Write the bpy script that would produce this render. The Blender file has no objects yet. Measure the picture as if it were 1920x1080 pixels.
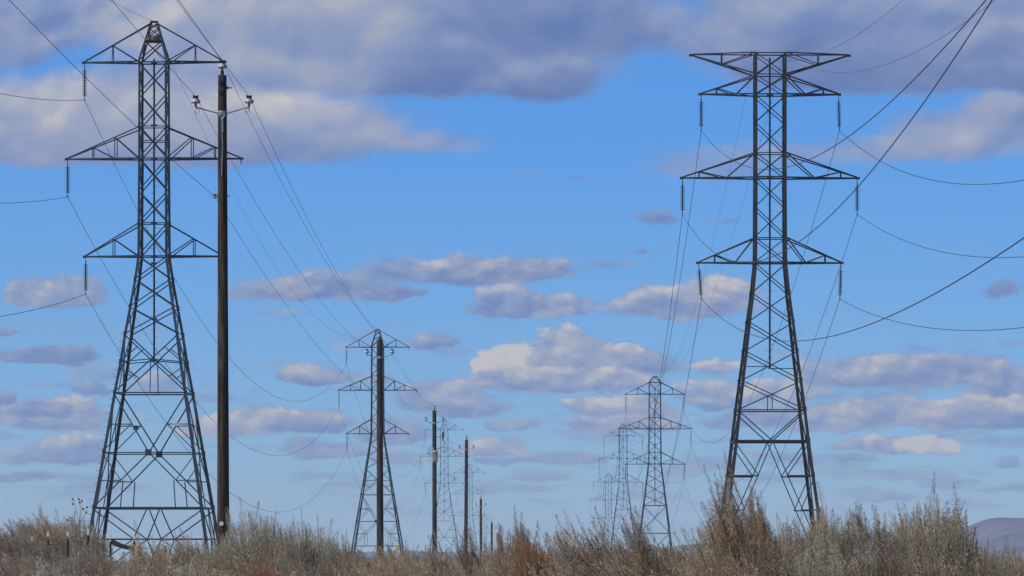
import bpy, math, random
import numpy as np
from mathutils import Vector, Matrix

# ------------------------------------------------------------------ camera, sky, sun, exposure
sc = bpy.context.scene
COL = sc.collection
CZ = 1.25                       # eye height above the ground by the brush
F = 10667.0                     # focal length in pixels of the 1920 wide photograph (200 mm lens)
HY = 1065.0                     # horizon row
R = math.radians

cam_d = bpy.data.cameras.new("camera")
cam = bpy.data.objects.new("camera", cam_d); COL.objects.link(cam)
cam_d.lens = 200; cam_d.sensor_width = 36
cam_d.shift_y = (HY - 540) / 1920.0
cam_d.clip_start = 0.5; cam_d.clip_end = 40000
cam.location = (0, 0, CZ); cam.rotation_euler = (R(90), 0, 0)
cam_d.dof.use_dof = True; cam_d.dof.focus_distance = 330; cam_d.dof.aperture_fstop = 55
sc.camera = cam

SUN_AZ, SUN_EL = R(-118), R(46)      # azimuth clockwise from +Y
sun_d = bpy.data.lights.new("sun", 'SUN'); sun = bpy.data.objects.new("sun", sun_d); COL.objects.link(sun)
sun_d.energy = 4.5; sun_d.angle = R(0.5); sun_d.color = (1.0, 0.93, 0.84)
sdir = Vector((math.sin(SUN_AZ) * math.cos(SUN_EL), math.cos(SUN_AZ) * math.cos(SUN_EL), math.sin(SUN_EL)))
sun.rotation_euler = sdir.to_track_quat('Z', 'Y').to_euler()
sun.location = (0, 0, 80)
sc.view_settings.view_transform = 'Standard'; sc.view_settings.look = 'None'
sc.view_settings.exposure = 0.0; sc.view_settings.gamma = 1.0
sc.cycles.use_denoising = True
sc.cycles.max_bounces = 5; sc.cycles.diffuse_bounces = 2; sc.cycles.volume_bounces = 0
sc.cycles.transparent_max_bounces = 8

def lin(r, g, b):
    f = lambda c: (c / 255) / 12.92 if c / 255 <= .04045 else ((c / 255 + .055) / 1.055) ** 2.4
    return (f(r), f(g), f(b), 1)

world = bpy.data.worlds.new("World"); sc.world = world; world.use_nodes = True
WT = world.node_tree; WT.nodes.clear()
WS = 0.1                        # background strength

def NN(t, kind, **kw):
    n = t.nodes.new(kind)
    for k, v in kw.items(): setattr(n, k, v)
    return n
def setin(t, sock, v):
    if isinstance(v, bpy.types.NodeSocket): t.links.new(v, sock)
    else: sock.default_value = v
def M(t, op, a, b=None, c=None, clamp=False):
    n = NN(t, 'ShaderNodeMath', operation=op, use_clamp=clamp)
    setin(t, n.inputs[0], a)
    if b is not None: setin(t, n.inputs[1], b)
    if c is not None: setin(t, n.inputs[2], c)
    return n.outputs[0]
def VM(t, op, a, b=None):
    n = NN(t, 'ShaderNodeVectorMath', operation=op)
    setin(t, n.inputs[0], a)
    if b is not None: setin(t, n.inputs[1], b)
    return n.outputs['Value'] if op in ('LENGTH', 'DOT_PRODUCT') else n.outputs[0]
def SMOOTH(t, x, lo, hi, o0=0., o1=1.):
    n = NN(t, 'ShaderNodeMapRange', interpolation_type='SMOOTHSTEP')
    for s, v in zip(n.inputs[:5], (x, lo, hi, o0, o1)): setin(t, s, v)
    return n.outputs[0]
def MIXF(t, f, a, b):
    n = NN(t, 'ShaderNodeMix', data_type='FLOAT'); setin(t, n.inputs[0], f); setin(t, n.inputs[2], a); setin(t, n.inputs[3], b)
    return n.outputs[0]
def MIXC(t, f, a, b, blend='MIX'):
    n = NN(t, 'ShaderNodeMix', data_type='RGBA', blend_type=blend)
    setin(t, n.inputs[0], f); setin(t, n.inputs[6], a); setin(t, n.inputs[7], b)
    return n.outputs[2]
def NOISE(t, vec, scale, detail, rough=.55, dist=0.):
    n = NN(t, 'ShaderNodeTexNoise', noise_dimensions='3D')
    setin(t, n.inputs['Vector'], vec)
    n.inputs['Scale'].default_value = scale; n.inputs['Detail'].default_value = detail
    n.inputs['Roughness'].default_value = rough; n.inputs['Distortion'].default_value = dist
    return n
def RAMP(t, f, stops):
    n = NN(t, 'ShaderNodeValToRGB'); e = n.color_ramp.elements
    while len(e) < len(stops): e.new(.5)
    for el, (p, c) in zip(e, stops): el.position = p; el.color = c
    setin(t, n.inputs[0], f)
    return n.outputs[0]

# one cumulus puff: flat base, rounded top, placed on the sky by direction
G = bpy.data.node_groups.new("cloud_puff", 'ShaderNodeTree')
for nm, ty in (("px", 'NodeSocketFloat'), ("py", 'NodeSocketFloat'), ("cx", 'NodeSocketFloat'), ("cy", 'NodeSocketFloat'), ("rx", 'NodeSocketFloat'), ("rt", 'NodeSocketFloat'), ("rb", 'NodeSocketFloat'),
               ("noise", 'NodeSocketFloat'), ("soft", 'NodeSocketFloat'), ("tone", 'NodeSocketFloat'), ("amp", 'NodeSocketFloat'),
               ("opacity", 'NodeSocketFloat'), ("shade", 'NodeSocketFloat'), ("alpha", 'NodeSocketFloat')):
    G.interface.new_socket(nm, in_out='INPUT', socket_type=ty)
for nm in ("shade", "alpha"): G.interface.new_socket(nm, in_out='OUTPUT', socket_type='NodeSocketFloat')
gi = NN(G, 'NodeGroupInput').outputs; go = NN(G, 'NodeGroupOutput')
# (the tiny term makes each puff wait for the one before it, which keeps the shader small)
pxc = M(G, 'MULTIPLY_ADD', gi['shade'], 1e-7, gi['px']); dxn = M(G, 'DIVIDE', M(G, 'SUBTRACT', pxc, gi['cx']), gi['rx'])
pyc = M(G, 'MULTIPLY_ADD', gi['shade'], 1e-7, gi['py']); dy_ = M(G, 'SUBTRACT', pyc, gi['cy'])
up = M(G, 'DIVIDE', dy_, gi['rt'])
dn = M(G, 'DIVIDE', dy_, gi['rb'])
dyn = M(G, 'MAXIMUM', up, M(G, 'MULTIPLY', dn, -1.))
q = M(G, 'SQRT', M(G, 'ADD', M(G, 'MULTIPLY', dxn, dxn), M(G, 'MULTIPLY', dyn, dyn)))
f_ = M(G, 'ADD', M(G, 'SUBTRACT', 1., q), M(G, 'MULTIPLY', gi['noise'], gi['amp']))
a_ = M(G, 'MULTIPLY', SMOOTH(G, f_, 0., gi['soft']), gi['opacity'])
hgt = M(G, 'ADD', M(G, 'MULTIPLY', M(G, 'MINIMUM', M(G, 'MAXIMUM', up, -.55), 1.), .34), M(G, 'MULTIPLY', M(G, 'MINIMUM', M(G, 'MAXIMUM', dxn, -1.), 1.), -.06))
shd = M(G, 'ADD', gi['tone'], hgt)
G.links.new(MIXF(G, a_, gi['shade'], shd), go.inputs['shade'])
G.links.new(M(G, 'SUBTRACT', 1., M(G, 'MULTIPLY', M(G, 'SUBTRACT', 1., gi['alpha']), M(G, 'SUBTRACT', 1., a_))), go.inputs['alpha'])

tc = NN(WT, 'ShaderNodeTexCoord'); gen = tc.outputs['Generated']
sep = NN(WT, 'ShaderNodeSeparateXYZ'); WT.links.new(gen, sep.inputs[0])
DX, DY, DZ = sep.outputs
yy = M(WT, 'MAXIMUM', DY, .05)
U = M(WT, 'MULTIPLY', M(WT, 'DIVIDE', DX, yy), F / 100); V = M(WT, 'MULTIPLY', M(WT, 'DIVIDE', DZ, yy), F / 100)
cmb = NN(WT, 'ShaderNodeCombineXYZ'); WT.links.new(U, cmb.inputs[0]); WT.links.new(V, cmb.inputs[1])
P0 = cmb.outputs[0]
st = VM(WT, 'MULTIPLY', P0, (1., 1.7, 1.))
w1 = VM(WT, 'MULTIPLY', VM(WT, 'SUBTRACT', NOISE(WT, st, .75, 3.).outputs['Color'], (.5, .5, .5)), (1.0, .36, 0.))
w2 = VM(WT, 'MULTIPLY', VM(WT, 'SUBTRACT', NOISE(WT, st, 3.2, 4., .6).outputs['Color'], (.5, .5, .5)), (.30, .17, 0.))
PW = VM(WT, 'ADD', VM(WT, 'ADD', P0, w1), w2)
hi = SMOOTH(WT, V, 6.6, 7.8)                  # the high bank is nearer: broader, smoother forms
def two(off):
    q1 = VM(WT, 'ADD', st, off); q2 = VM(WT, 'MULTIPLY', VM(WT, 'ADD', P0, off), (.8, 1., 1.))
    return MIXF(WT, hi, NOISE(WT, q1, 1.05, 9., .60, .15).outputs[0], NOISE(WT, q2, .42, 6., .47, .35).outputs[0])
nA = two((0., 0., 0.)); nB = two((-.13, .26, 0.))
nc = M(WT, 'SUBTRACT', nA, .5)
relief = M(WT, 'MULTIPLY', M(WT, 'SUBTRACT', nA, nB), MIXF(WT, hi, 1.5, 1.9))
big = M(WT, 'MULTIPLY', M(WT, 'SUBTRACT', NOISE(WT, VM(WT, 'MULTIPLY', P0, (.6, 1.2, 1.)), .5, 4.).outputs[0], .5), .75)

# x, y, rx, r_top, r_base (photograph pixels), tone, softness, noise, opacity
CLOUDS = [
 (60, 40, 190, 95, 70, .26, .55, 1.5, .93), (30, 95, 90, 60, 40, .34, .5, 1.4, .85), (190, 20, 90, 40, 26, .34, .7, 1.5, .8),
 (420, 60, 300, 110, 70, .56, .6, 1.6, .95), (760, 55, 330, 130, 95, .36, .55, 1.4, .97), (640, 90, 300, 110, 80, .40, .6, 1.4, .95),
 (1000, 60, 270, 120, 80, .15, .55, 1.3, .97), (860, 140, 330, 80, 44, .20, .6, 1.4, .95), (1030, 155, 125, 60, 44, .22, .6, 1.5, .9),
 (430, 150, 260, 60, 45, .38, .6, 1.4, .9),
 (150, 215, 330, 85, 105, .60, .6, 1.5, .96), (60, 280, 200, 60, 42, .44, .5, 1.2, .95), (330, 270, 260, 70, 50, .42, .55, 1.3, .96),
 (560, 255, 270, 85, 55, .52, .6, 1.5, .95), (820, 268, 90, 34, 26, .42, .8, 1.8, .7),
 (1600, 55, 370, 120, 105, .34, .55, 1.4, .96), (1790, 50, 240, 100, 110, .32, .55, 1.3, .96), (1640, 130, 300, 80, 62, .14, .55, 1.3, .96), (1800, 120, 230, 70, 54, .24, .55, 1.3, .95), (1900, 150, 130, 50, 36, .26, .55, 1.3, .92), (1380, 70, 120, 90, 50, .40, .9, 1.7, .75),
 (1800, 245, 190, 60, 62, .42, .6, 1.5, .92), (1880, 200, 120, 40, 60, .50, .6, 1.5, .9), (1700, 285, 190, 45, 28, .40, .7, 1.6, .85),
 (1300, 318, 130, 34, 20, .38, .9, 2.0, .6), (1480, 288, 90, 28, 18, .40, .9, 2.0, .55), (1240, 408, 46, 18, 13, .40, .7, 1.6, .75), (1355, 418, 60, 11, 8, .38, .9, 1.6, .55),
 (1190, 472, 24, 13, 9, .36, .8, 1.5, .6), (1135, 497, 40, 15, 11, .34, .9, 1.6, .55), (1000, 320, 18, 7, 5, .36, .9, 1.5, .45), (1075, 336, 24, 9, 6, .36, .9, 1.5, .45),
 (600, 545, 160, 42, 24, .46, .6, 1.5, .92), (520, 555, 90, 24, 14, .44, .7, 1.5, .9), (740, 552, 60, 15, 11, .42, .6, 1.2, .9), (880, 512, 215, 36, 24, .46, .5, 1.2, .95), (950, 510, 120, 30, 22, .50, .5, 1.2, .9),
 (960, 582, 84, 46, 18, .46, .5, 1.3, .95), (1050, 585, 55, 36, 15, .44, .5, 1.3, .92), (1275, 580, 155, 52, 19, .54, .5, 1.4, .95), (1350, 560, 85, 52, 24, .58, .5, 1.2, .95),
 (110, 558, 104, 44, 24, .54, .45, 1.0, .95), (88, 672, 104, 22, 15, .22, .45, 1.0, .92), (182, 733, 34, 12, 9, .2, .6, 1.2, .8), (4, 625, 14, 10, 9, .15, .6, 1., .8), (0, 750, 36, 24, 12, .15, .6, 1.2, .85),
 (95, 785, 115, 44, 24, .42, .5, 1.2, .95), (75, 770, 62, 24, 14, .24, .5, 1.1, .9), (110, 855, 110, 40, 20, .40, .5, 1.3, .92), (40, 898, 66, 14, 9, .3, .6, 1.2, .8), (120, 895, 90, 10, 7, .3, .7, 1.3, .5),
 (585, 710, 80, 24, 10, .38, .4, 1.0, .95), (818, 645, 56, 20, 9, .36, .6, 1.2, .85), (290, 728, 54, 36, 12, .52, .6, 1.3, .8),
 (1180, 688, 110, 40, 20, .40, .5, 1.2, .9), (960, 700, 74, 54, 34, .78, .35, 1.1, 1.), (1080, 675, 90, 60, 18, .56, .35, 1.1, .98), (1178, 655, 28, 14, 10, .74, .4, 1., .9), (1060, 716, 180, 32, 20, .58, .35, .9, .98), (1000, 722, 110, 20, 14, .46, .4, .8, .8),
 (830, 752, 90, 50, 26, .50, .5, 1.3, .92), (900, 770, 90, 24, 14, .36, .6, 1.2, .9), (960, 800, 60, 14, 9, .3, .6, 1.2, .75),
 (470, 800, 130, 44, 20, .62, .45, 1.3, .96), (570, 798, 90, 34, 20, .44, .5, 1.2, .95), (610, 845, 100, 24, 12, .44, .5, 1.2, .9), (740, 815, 90, 44, 18, .46, .6, 1.3, .88), (740, 862, 70, 22, 12, .44, .6, 1.3, .8),
 (1160, 765, 110, 30, 20, .64, .4, 1.1, .96), (1150, 795, 112, 20, 15, .54, .4, 1., .95), (1340, 745, 90, 40, 20, .50, .5, 1.3, .9), (1480, 735, 90, 34, 20, .60, .5, 1.3, .9), (1360, 690, 60, 16, 9, .70, .5, 1.2, .85), (1420, 790, 130, 26, 16, .46, .6, 1.3, .9),
 (925, 838, 75, 28, 18, .54, .5, 1.2, .92), (1060, 860, 92, 18, 11, .38, .5, 1.2, .85), (930, 868, 50, 12, 8, .34, .6, 1.2, .7), (1015, 895, 60, 20, 10, .42, .6, 1.3, .8), (960, 916, 95, 10, 8, .4, .7, 1.3, .6),
 (1600, 705, 110, 40, 26, .50, .5, 1.3, .92), (1750, 695, 165, 42, 40, .50, .5, 1.3, .95), (1880, 730, 90, 52, 30, .42, .6, 1.3, .92), (1660, 775, 190, 34, 32, .46, .5, 1.2, .94), (1830, 785, 170, 40, 28, .52, .5, 1.2, .95), (1560, 800, 100, 22, 14, .44, .6, 1.2, .85), (1910, 770, 60, 32, 14, .62, .5, 1., .85),
 (1640, 840, 80, 22, 12, .52, .5, 1.1, .92), (1730, 838, 70, 22, 14, .72, .4, 1., .95), (1610, 862, 46, 10, 6, .36, .6, 1.1, .7), (1480, 860, 60, 20, 9, .44, .7, 1.3, .7),
 (1700, 890, 90, 18, 9, .36, .7, 1.4, .6), (1670, 932, 70, 14, 9, .38, .6, 1.2, .75), (1895, 918, 66, 12, 9, .40, .6, 1.2, .75), (1760, 908, 50, 18, 9, .36, .7, 1.3, .5), (1900, 870, 30, 16, 8, .36, .6, 1.2, .7), (1890, 548, 56, 28, 15, .38, .6, 1.3, .85), (1820, 640, 60, 6, 4, .3, .9, 1.2, .35),
 (1300, 880, 100, 26, 14, .46, .7, 1.4, .65), (1460, 900, 90, 16, 9, .44, .7, 1.3, .55), (600, 890, 60, 12, 8, .36, .8, 1.3, .5), (450, 985, 150, 18, 10, .62, 1., 1.2, .35), (1180, 1000, 260, 26, 14, .62, 1., 1.2, .35), (150, 620, 200, 40, 26, .55, 1.2, 1.4, .22), (520, 590, 60, 8, 6, .36, .9, 1.3, .4),
 # beyond the frame, so that the sky goes on
 (-260, 120, 260, 110, 80, .42, .6, 1.5, .95), (-320, 420, 200, 50, 36, .44, .6, 1.4, .9), (-220, 760, 170, 44, 24, .44, .5, 1.2, .9), (2160, 90, 260, 110, 80, .40, .6, 1.5, .95), (2200, 420, 180, 46, 30, .44, .6, 1.4, .9), (2130, 740, 170, 46, 26, .46, .5, 1.2, .9), (700, -150, 500, 120, 80, .40, .6, 1.5, .95), (1700, -160, 420, 110, 80, .40, .6, 1.5, .95),
]
sepw = NN(WT, 'ShaderNodeSeparateXYZ'); WT.links.new(PW, sepw.inputs[0]); PX, PY = sepw.outputs[0], sepw.outputs[1]
# thin broken bands low over the horizon
bn = NOISE(WT, VM(WT, 'ADD', VM(WT, 'MULTIPLY', P0, (.55, 2.3, 1.)), w2), 1.0, 6., .55, .1).outputs[0]
lowm = M(WT, 'MULTIPLY', SMOOTH(WT, V, .35, .9), M(WT, 'SUBTRACT', 1., SMOOTH(WT, V, 3.4, 5.2)))
alpha = M(WT, 'MULTIPLY', M(WT, 'MULTIPLY', SMOOTH(WT, bn, .51, .63), lowm), .58)
shade = .40
for (cx, cy, rx, rt, rb, tone, soft, amp, op) in CLOUDS:
    g = NN(WT, 'ShaderNodeGroup'); g.node_tree = G
    WT.links.new(PX, g.inputs['px']); WT.links.new(PY, g.inputs['py']); WT.links.new(nc, g.inputs['noise'])
    g.inputs['cx'].default_value = (cx - 960) / 100; g.inputs['cy'].default_value = (HY - cy) / 100
    for k, v in (('rx', rx * (1.2 if cy < 330 else 1.14) / 100), ('rt', rt * (1.2 if cy < 330 else 1.12) / 100), ('rb', rb * 1.1 / 100), ('tone', .42 + (tone - .42) * 1.15 + (.03 if cy < 330 else -.09 if cy < 620 else -.02)), ('soft', soft * (.8 if cy < 330 else .72)), ('amp', amp * (.7 if rx > 150 else 1.05)), ('opacity', op)): g.inputs[k].default_value = v
    setin(WT, g.inputs['shade'], shade); setin(WT, g.inputs['alpha'], alpha)
    shade, alpha = g.outputs['shade'], g.outputs['alpha']
front = SMOOTH(WT, DY, .55, .8)
alpha = M(WT, 'MULTIPLY', alpha, front)
# loose cloud over the rest of the dome
oth = NOISE(WT, VM(WT, 'MULTIPLY', gen, (1., 1., 2.4)), 2.6, 6., .55).outputs[0]
oth_a = M(WT, 'MULTIPLY', SMOOTH(WT, oth, .52, .66), M(WT, 'SUBTRACT', 1., SMOOTH(WT, DY, .85, .97)))
alpha = M(WT, 'MAXIMUM', alpha, M(WT, 'MULTIPLY', oth_a, .9))
tone_all = M(WT, 'ADD', M(WT, 'ADD', shade, relief), big, clamp=True)
s_ = lambda r, g, b: tuple(c / WS for c in lin(r, g, b)[:3]) + (1,)
cc = NN(WT, 'ShaderNodeValToRGB'); el = cc.color_ramp.elements
stops = [(0., lin(95, 119, 174)), (.22, lin(112, 133, 182)), (.45, lin(136, 152, 190)), (.66, lin(163, 169, 190)), (.92, lin(203, 198, 198))]
while len(el) < len(stops): el.new(.5)
for e_, (p_, c_) in zip(el, stops): e_.position = p_; e_.color = c_
WT.links.new(tone_all, cc.inputs[0])
cloud_col = VM(WT, 'SCALE', cc.outputs[0]); cloud_col.node.inputs['Scale'].default_value = 1 / WS
# clear sky: the look-up direction is raised so that the low band of the picture reads deep blue above, pale below
kz = M(WT, 'ADD', M(WT, 'MULTIPLY', M(WT, 'MAXIMUM', DZ, 0.), 4.2), .05)
cm2 = NN(WT, 'ShaderNodeCombineXYZ'); WT.links.new(DX, cm2.inputs[0]); WT.links.new(DY, cm2.inputs[1]); WT.links.new(kz, cm2.inputs[2])
sky = NN(WT, 'ShaderNodeTexSky', sky_type='NISHITA'); sky.sun_disc = False
sky.sun_elevation = SUN_EL; sky.sun_rotation = SUN_AZ
sky.air_density = 1.0; sky.dust_density = .6; sky.ozone_density = 2.5
WT.links.new(VM(WT, 'NORMALIZE', cm2.outputs[0]), sky.inputs['Vector'])
gr = RAMP(WT, M(WT, 'MULTIPLY', M(WT, 'MAXIMUM', DZ, 0.), 4.), [(0., (.37, .40, .44, 1)), (.044, (.36, .425, .465, 1)), (.085, (.335, .455, .51, 1)), (.24, (.290, .56, .75, 1)), (.33, (.255, .59, .87, 1)), (.6, (.29, .58, .82, 1)), (1., (.36, .5, .62, 1))])
gr_ = VM(WT, 'SCALE', gr); gr_.node.inputs['Scale'].default_value = 2.5
skyc = MIXC(WT, 1., sky.outputs[0], gr_, 'MULTIPLY')
bg = NN(WT, 'ShaderNodeBackground'); bg.inputs['Strength'].default_value = WS
WT.links.new(MIXC(WT, alpha, skyc, cloud_col), bg.inputs['Color'])
WT.links.new(bg.outputs[0], NN(WT, 'ShaderNodeOutputWorld').inputs['Surface'])
world.cycles.sampling_method = 'NONE'

# ------------------------------------------------------------------ helpers
def pt(x, y, d):
    """the point at distance d that the photograph shows at pixel x, y"""
    return Vector(((x - 960) * d / F, d, CZ + (HY - y) * d / F))

class MB:
    def __init__(s): s.v = []; s.f = []
    def add(s, vs, fs):
        o = len(s.v); s.v += [tuple(v) for v in vs]; s.f += [tuple(o + i for i in f) for f in fs]
    def prism(s, p, q, prof, ref=None, prof2=None):
        p, q = Vector(p), Vector(q); a = (q - p)
        if a.length < 1e-6: return
        a.normalize()
        ref = Vector(ref) if ref is not None else (Vector((0, 0, 1)) if abs(a.z) < .9 else Vector((0, 1, 0)))
        u = a.cross(ref)
        if u.length < 1e-4: u = a.cross(Vector((1, 0.2, 0)))
        u.normalize(); w = a.cross(u).normalized()
        n = len(prof); p2 = prof2 or prof
        vs = [p + u * x + w * y for x, y in prof] + [q + u * x + w * y for x, y in p2]
        fs = [(i, (i + 1) % n, n + (i + 1) % n, n + i) for i in range(n)] + [tuple(range(n - 1, -1, -1)), tuple(range(n, 2 * n))]
        s.add(vs, fs)
    def angle(s, p, q, w=.075, ref=None):          # rolled steel angle section
        t = w * .2; h = w * .5
        s.prism(p, q, [(-h, -h), (h, -h), (h, -h + t), (-h + t, -h + t), (-h + t, h), (-h, h)], ref)
    def rod(s, p, q, r, n=8, r2=None):
        c = [(math.cos(2 * math.pi * i / n), math.sin(2 * math.pi * i / n)) for i in range(n)]
        s.prism(p, q, [(x * r, y * r) for x, y in c], None, [(x * (r2 if r2 is not None else r), y * (r2 if r2 is not None else r)) for x, y in c])
    def box(s, c, dx, dy, dz, rz=0):
        m = Matrix.Rotation(rz, 3, 'Z'); c = Vector(c)
        vs = [c + m @ Vector((x * dx / 2, y * dy / 2, z * dz / 2)) for z in (-1, 1) for x, y in ((-1, -1), (1, -1), (1, 1), (-1, 1))]
        s.add(vs, [(3, 2, 1, 0), (4, 5, 6, 7), (0, 1, 5, 4), (1, 2, 6, 5), (2, 3, 7, 6), (3, 0, 4, 7)])
    def lathe(s, prof, n=14, o=(0, 0, 0)):
        o = Vector(o); vs = []; fs = []
        for r, z in prof: vs += [o + Vector((r * math.cos(2 * math.pi * i / n), r * math.sin(2 * math.pi * i / n), z)) for i in range(n)]
        for k in range(len(prof) - 1): fs += [(k * n + i, k * n + (i + 1) % n, (k + 1) * n + (i + 1) % n, (k + 1) * n + i) for i in range(n)]
        fs += [tuple(range(n - 1, -1, -1)), tuple((len(prof) - 1) * n + i for i in range(n))]
        s.add(vs, fs)
    def tube(s, pts, r, n=6):
        pts = [Vector(p) for p in pts]; vs = []; fs = []
        for i, p in enumerate(pts):
            a = (pts[min(i + 1, len(pts) - 1)] - pts[max(i - 1, 0)]).normalized()
            u = a.cross(Vector((0, 0, 1)))
            if u.length < 1e-3: u = Vector((1, 0, 0))
            u.normalize(); w = u.cross(a)
            vs += [p + (u * math.cos(2 * math.pi * k / n) + w * math.sin(2 * math.pi * k / n)) * r for k in range(n)]
        for i in range(len(pts) - 1): fs += [(i * n + k, i * n + (k + 1) % n, (i + 1) * n + (k + 1) % n, (i + 1) * n + k) for k in range(n)]
        fs += [tuple(range(n - 1, -1, -1)), tuple((len(pts) - 1) * n + k for k in range(n))]
        s.add(vs, fs)
    def mesh(s, name, mat, smooth=False):
        m = bpy.data.meshes.new(name); m.from_pydata(s.v, [], s.f); m.update()
        if mat: m.materials.append(mat)
        if smooth: m.polygons.foreach_set('use_smooth', [True] * len(m.polygons))
        return m
    def build(s, name, mat, parent=None, loc=(0, 0, 0), smooth=False):
        o = bpy.data.objects.new(name, s.mesh(name, mat, smooth)); COL.objects.link(o)
        o.parent = parent; o.location = loc
        return o

def tag(o, label, cat=None, group=None, kind=None):
    if label: o['label'] = label
    if cat: o['category'] = cat
    if group: o['group'] = group
    if kind: o['kind'] = kind
    return o
def empty(name, loc=(0, 0, 0), rz=0):
    o = bpy.data.objects.new(name, None); COL.objects.link(o); o.location = loc; o.rotation_euler = (0, 0, rz); o.empty_display_size = .3
    return o
def copy_tree(o, parent=None):
    c = o.copy(); COL.objects.link(c); c.parent = parent
    for ch in list(o.children): copy_tree(ch, c)
    return c

# ------------------------------------------------------------------ materials
def mat(name, base, rough=.6, metal=0., var=.0, scale=8., second=None, stretch=(1, 1, 1), spec=.4, bump=0., detail=5.):
    m = bpy.data.materials.new(name); m.use_nodes = True; t = m.node_tree
    b = t.nodes['Principled BSDF']
    b.inputs['Roughness'].default_value = rough; b.inputs['Metallic'].default_value = metal; b.inputs['Specular IOR Level'].default_value = spec
    if second is None: second = tuple(c * (1 - var) for c in base)
    co = NN(t, 'ShaderNodeTexCoord'); v = VM(t, 'MULTIPLY', co.outputs['Object'], stretch)
    n = NOISE(t, v, scale, detail, .6)
    r = SMOOTH(t, n.outputs[0], .36, .64)
    t.links.new(MIXC(t, r, tuple(base) + (1,), tuple(second) + (1,)), b.inputs['Base Color'])
    if bump:
        bp = NN(t, 'ShaderNodeBump'); bp.inputs['Strength'].default_value = bump; bp.inputs['Distance'].default_value = .02
        t.links.new(n.outputs[0], bp.inputs['Height']); t.links.new(bp.outputs[0], b.inputs['Normal'])
    return m
STEEL = mat('blue_grey_galvanised_steel', (.021, .038, .055), .5, .3, second=(.013, .022, .032), scale=1.2)
DARK = mat('shade_dark_weathered_steel', (.014, .018, .021), .55, .25, second=(.024, .024, .023), scale=1.0)  # weathered steel, with the right tower's cloud shade put into its dark colour
MID = mat('grey_tower_steel', (.022, .030, .042), .6, .2, second=(.016, .02, .027), scale=1.)
DISC = mat('dark_glazed_porcelain', (.014, .013, .013), .5, 0, second=(.022, .019, .018), scale=3)
WIRE = mat('weathered_aluminium_wire', (.05, .052, .06), .6, .3, second=(.035, .036, .04), scale=.3)
def wood():
    m = mat('weathered_pole_timber', (.058, .043, .035), .95, 0, second=(.020, .015, .012), scale=22, stretch=(1, 1, .03), spec=.05, bump=.9, detail=8)
    t = m.node_tree; b = t.nodes['Principled BSDF']; base = b.inputs['Base Color'].links[0].from_socket
    co = NN(t, 'ShaderNodeTexCoord').outputs['Object']
    patch = SMOOTH(t, NOISE(t, VM(t, 'MULTIPLY', co, (1, 1, .16)), 5., 4., .6).outputs[0], .50, .68)
    c1 = MIXC(t, M(t, 'MULTIPLY', patch, .55), base, (.105, .092, .082, 1))          # bleached patches
    crack = M(t, 'SUBTRACT', 1., SMOOTH(t, M(t, 'ABSOLUTE', M(t, 'SUBTRACT', NOISE(t, VM(t, 'MULTIPLY', co, (1, 1, .02)), 14., 2.).outputs[0], .5)), .0, .022))
    t.links.new(MIXC(t, M(t, 'MULTIPLY', crack, .8), c1, (.008, .006, .005, 1)), b.inputs['Base Color'])
    return m
WOOD = wood()
GALV = mat('light_galvanised_metal', (.26, .31, .35), .5, .5, second=(.17, .2, .23), scale=12)
PORC = mat('pale_grey_porcelain', (.36, .38, .40), .3, 0, second=(.26, .28, .30), scale=6)
BLACK = mat('black_clamp_rubber', (.012, .012, .013), .6, 0, second=(.02, .02, .02), scale=8)
TANK = mat('grey_transformer_paint', (.36, .38, .39), .5, 0, second=(.27, .29, .30), scale=5)
WHITE = mat('white_paint', (.5, .5, .48), .6, 0, second=(.55, .54, .5), scale=14)
POSTM = mat('dark_fence_steel', (.035, .032, .028), .7, .2, second=(.055, .04, .028), scale=12)
PLANK = mat('weathered_brown_plank', (.21, .15, .10), .85, 0, second=(.13, .095, .065), scale=14, stretch=(.25, 1, 1), spec=.15, bump=.5)
NESTM = mat('dry_nest_sticks', (.24, .155, .095), .9, 0, second=(.12, .08, .05), scale=20)
SIGNR = mat('faded_red_sign', (.5, .16, .12), .6, 0, second=(.6, .5, .48), scale=9)
SIGND = mat('dark_sign_back', (.06, .065, .07), .6, .2, second=(.09, .09, .09), scale=9)
YELL = mat('yellow_cap_paint', (.55, .36, .06), .6, 0, second=(.4, .27, .05), scale=9)

# ------------------------------------------------------------------ ground, distant ridges
T1_D, T1_U = 333.0, F / 333.0
R1_D, R1_U = 340.0, F / 340.0
R2_D, R2_U = 810.0, F / 810.0
anchors = [(0, 0, 0), (-3, 45, 0), (3, 45, 0), (-21, 333, 0), (15.4, 340, 0), (-17.6, 747, -.6), (20.3, 810, 0), (-14.5, 1210, -.2), (23.8, 1220, 3.6), (-8, 1518, -4.2), (26.8, 1580, -.9), (-10.5, 2165, -11),
           (-6.6, 130, 0), (-6.3, 275, -.2), (-5.4, 400, -.2), (-4.3, 495, -.1), (-3.5, 630, -3.6), (-3.8, 790, -5.0), (0, 100, 0), (-400, 500, -2), (400, 500, 0), (-600, 1500, -3), (600, 1500, 0), (0, 4000, -4), (0, -500, 0), (-7, 105, 0)]
AN = np.array(anchors, float)
def ground_z(x, y):
    d2 = (AN[:, 0] - x) ** 2 + ((AN[:, 1] - y)) ** 2 + 1.0
    w = d2 ** -1.6
    return float((w * AN[:, 2]).sum() / w.sum())
SOIL = mat('dry_sandy_soil', (.20, .155, .11), .95, 0, second=(.13, .105, .08), scale=.6, spec=.1, detail=8)
xs = sorted(set([-9000, -6000, -4000, -2500, -1500, -900, -600, -400, -250, -150, -100, -75] + list(range(-60, 62, 4)) + [75, 100, 150, 250, 400, 600, 900, 1500, 2500, 4000, 6000, 9000]))
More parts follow.
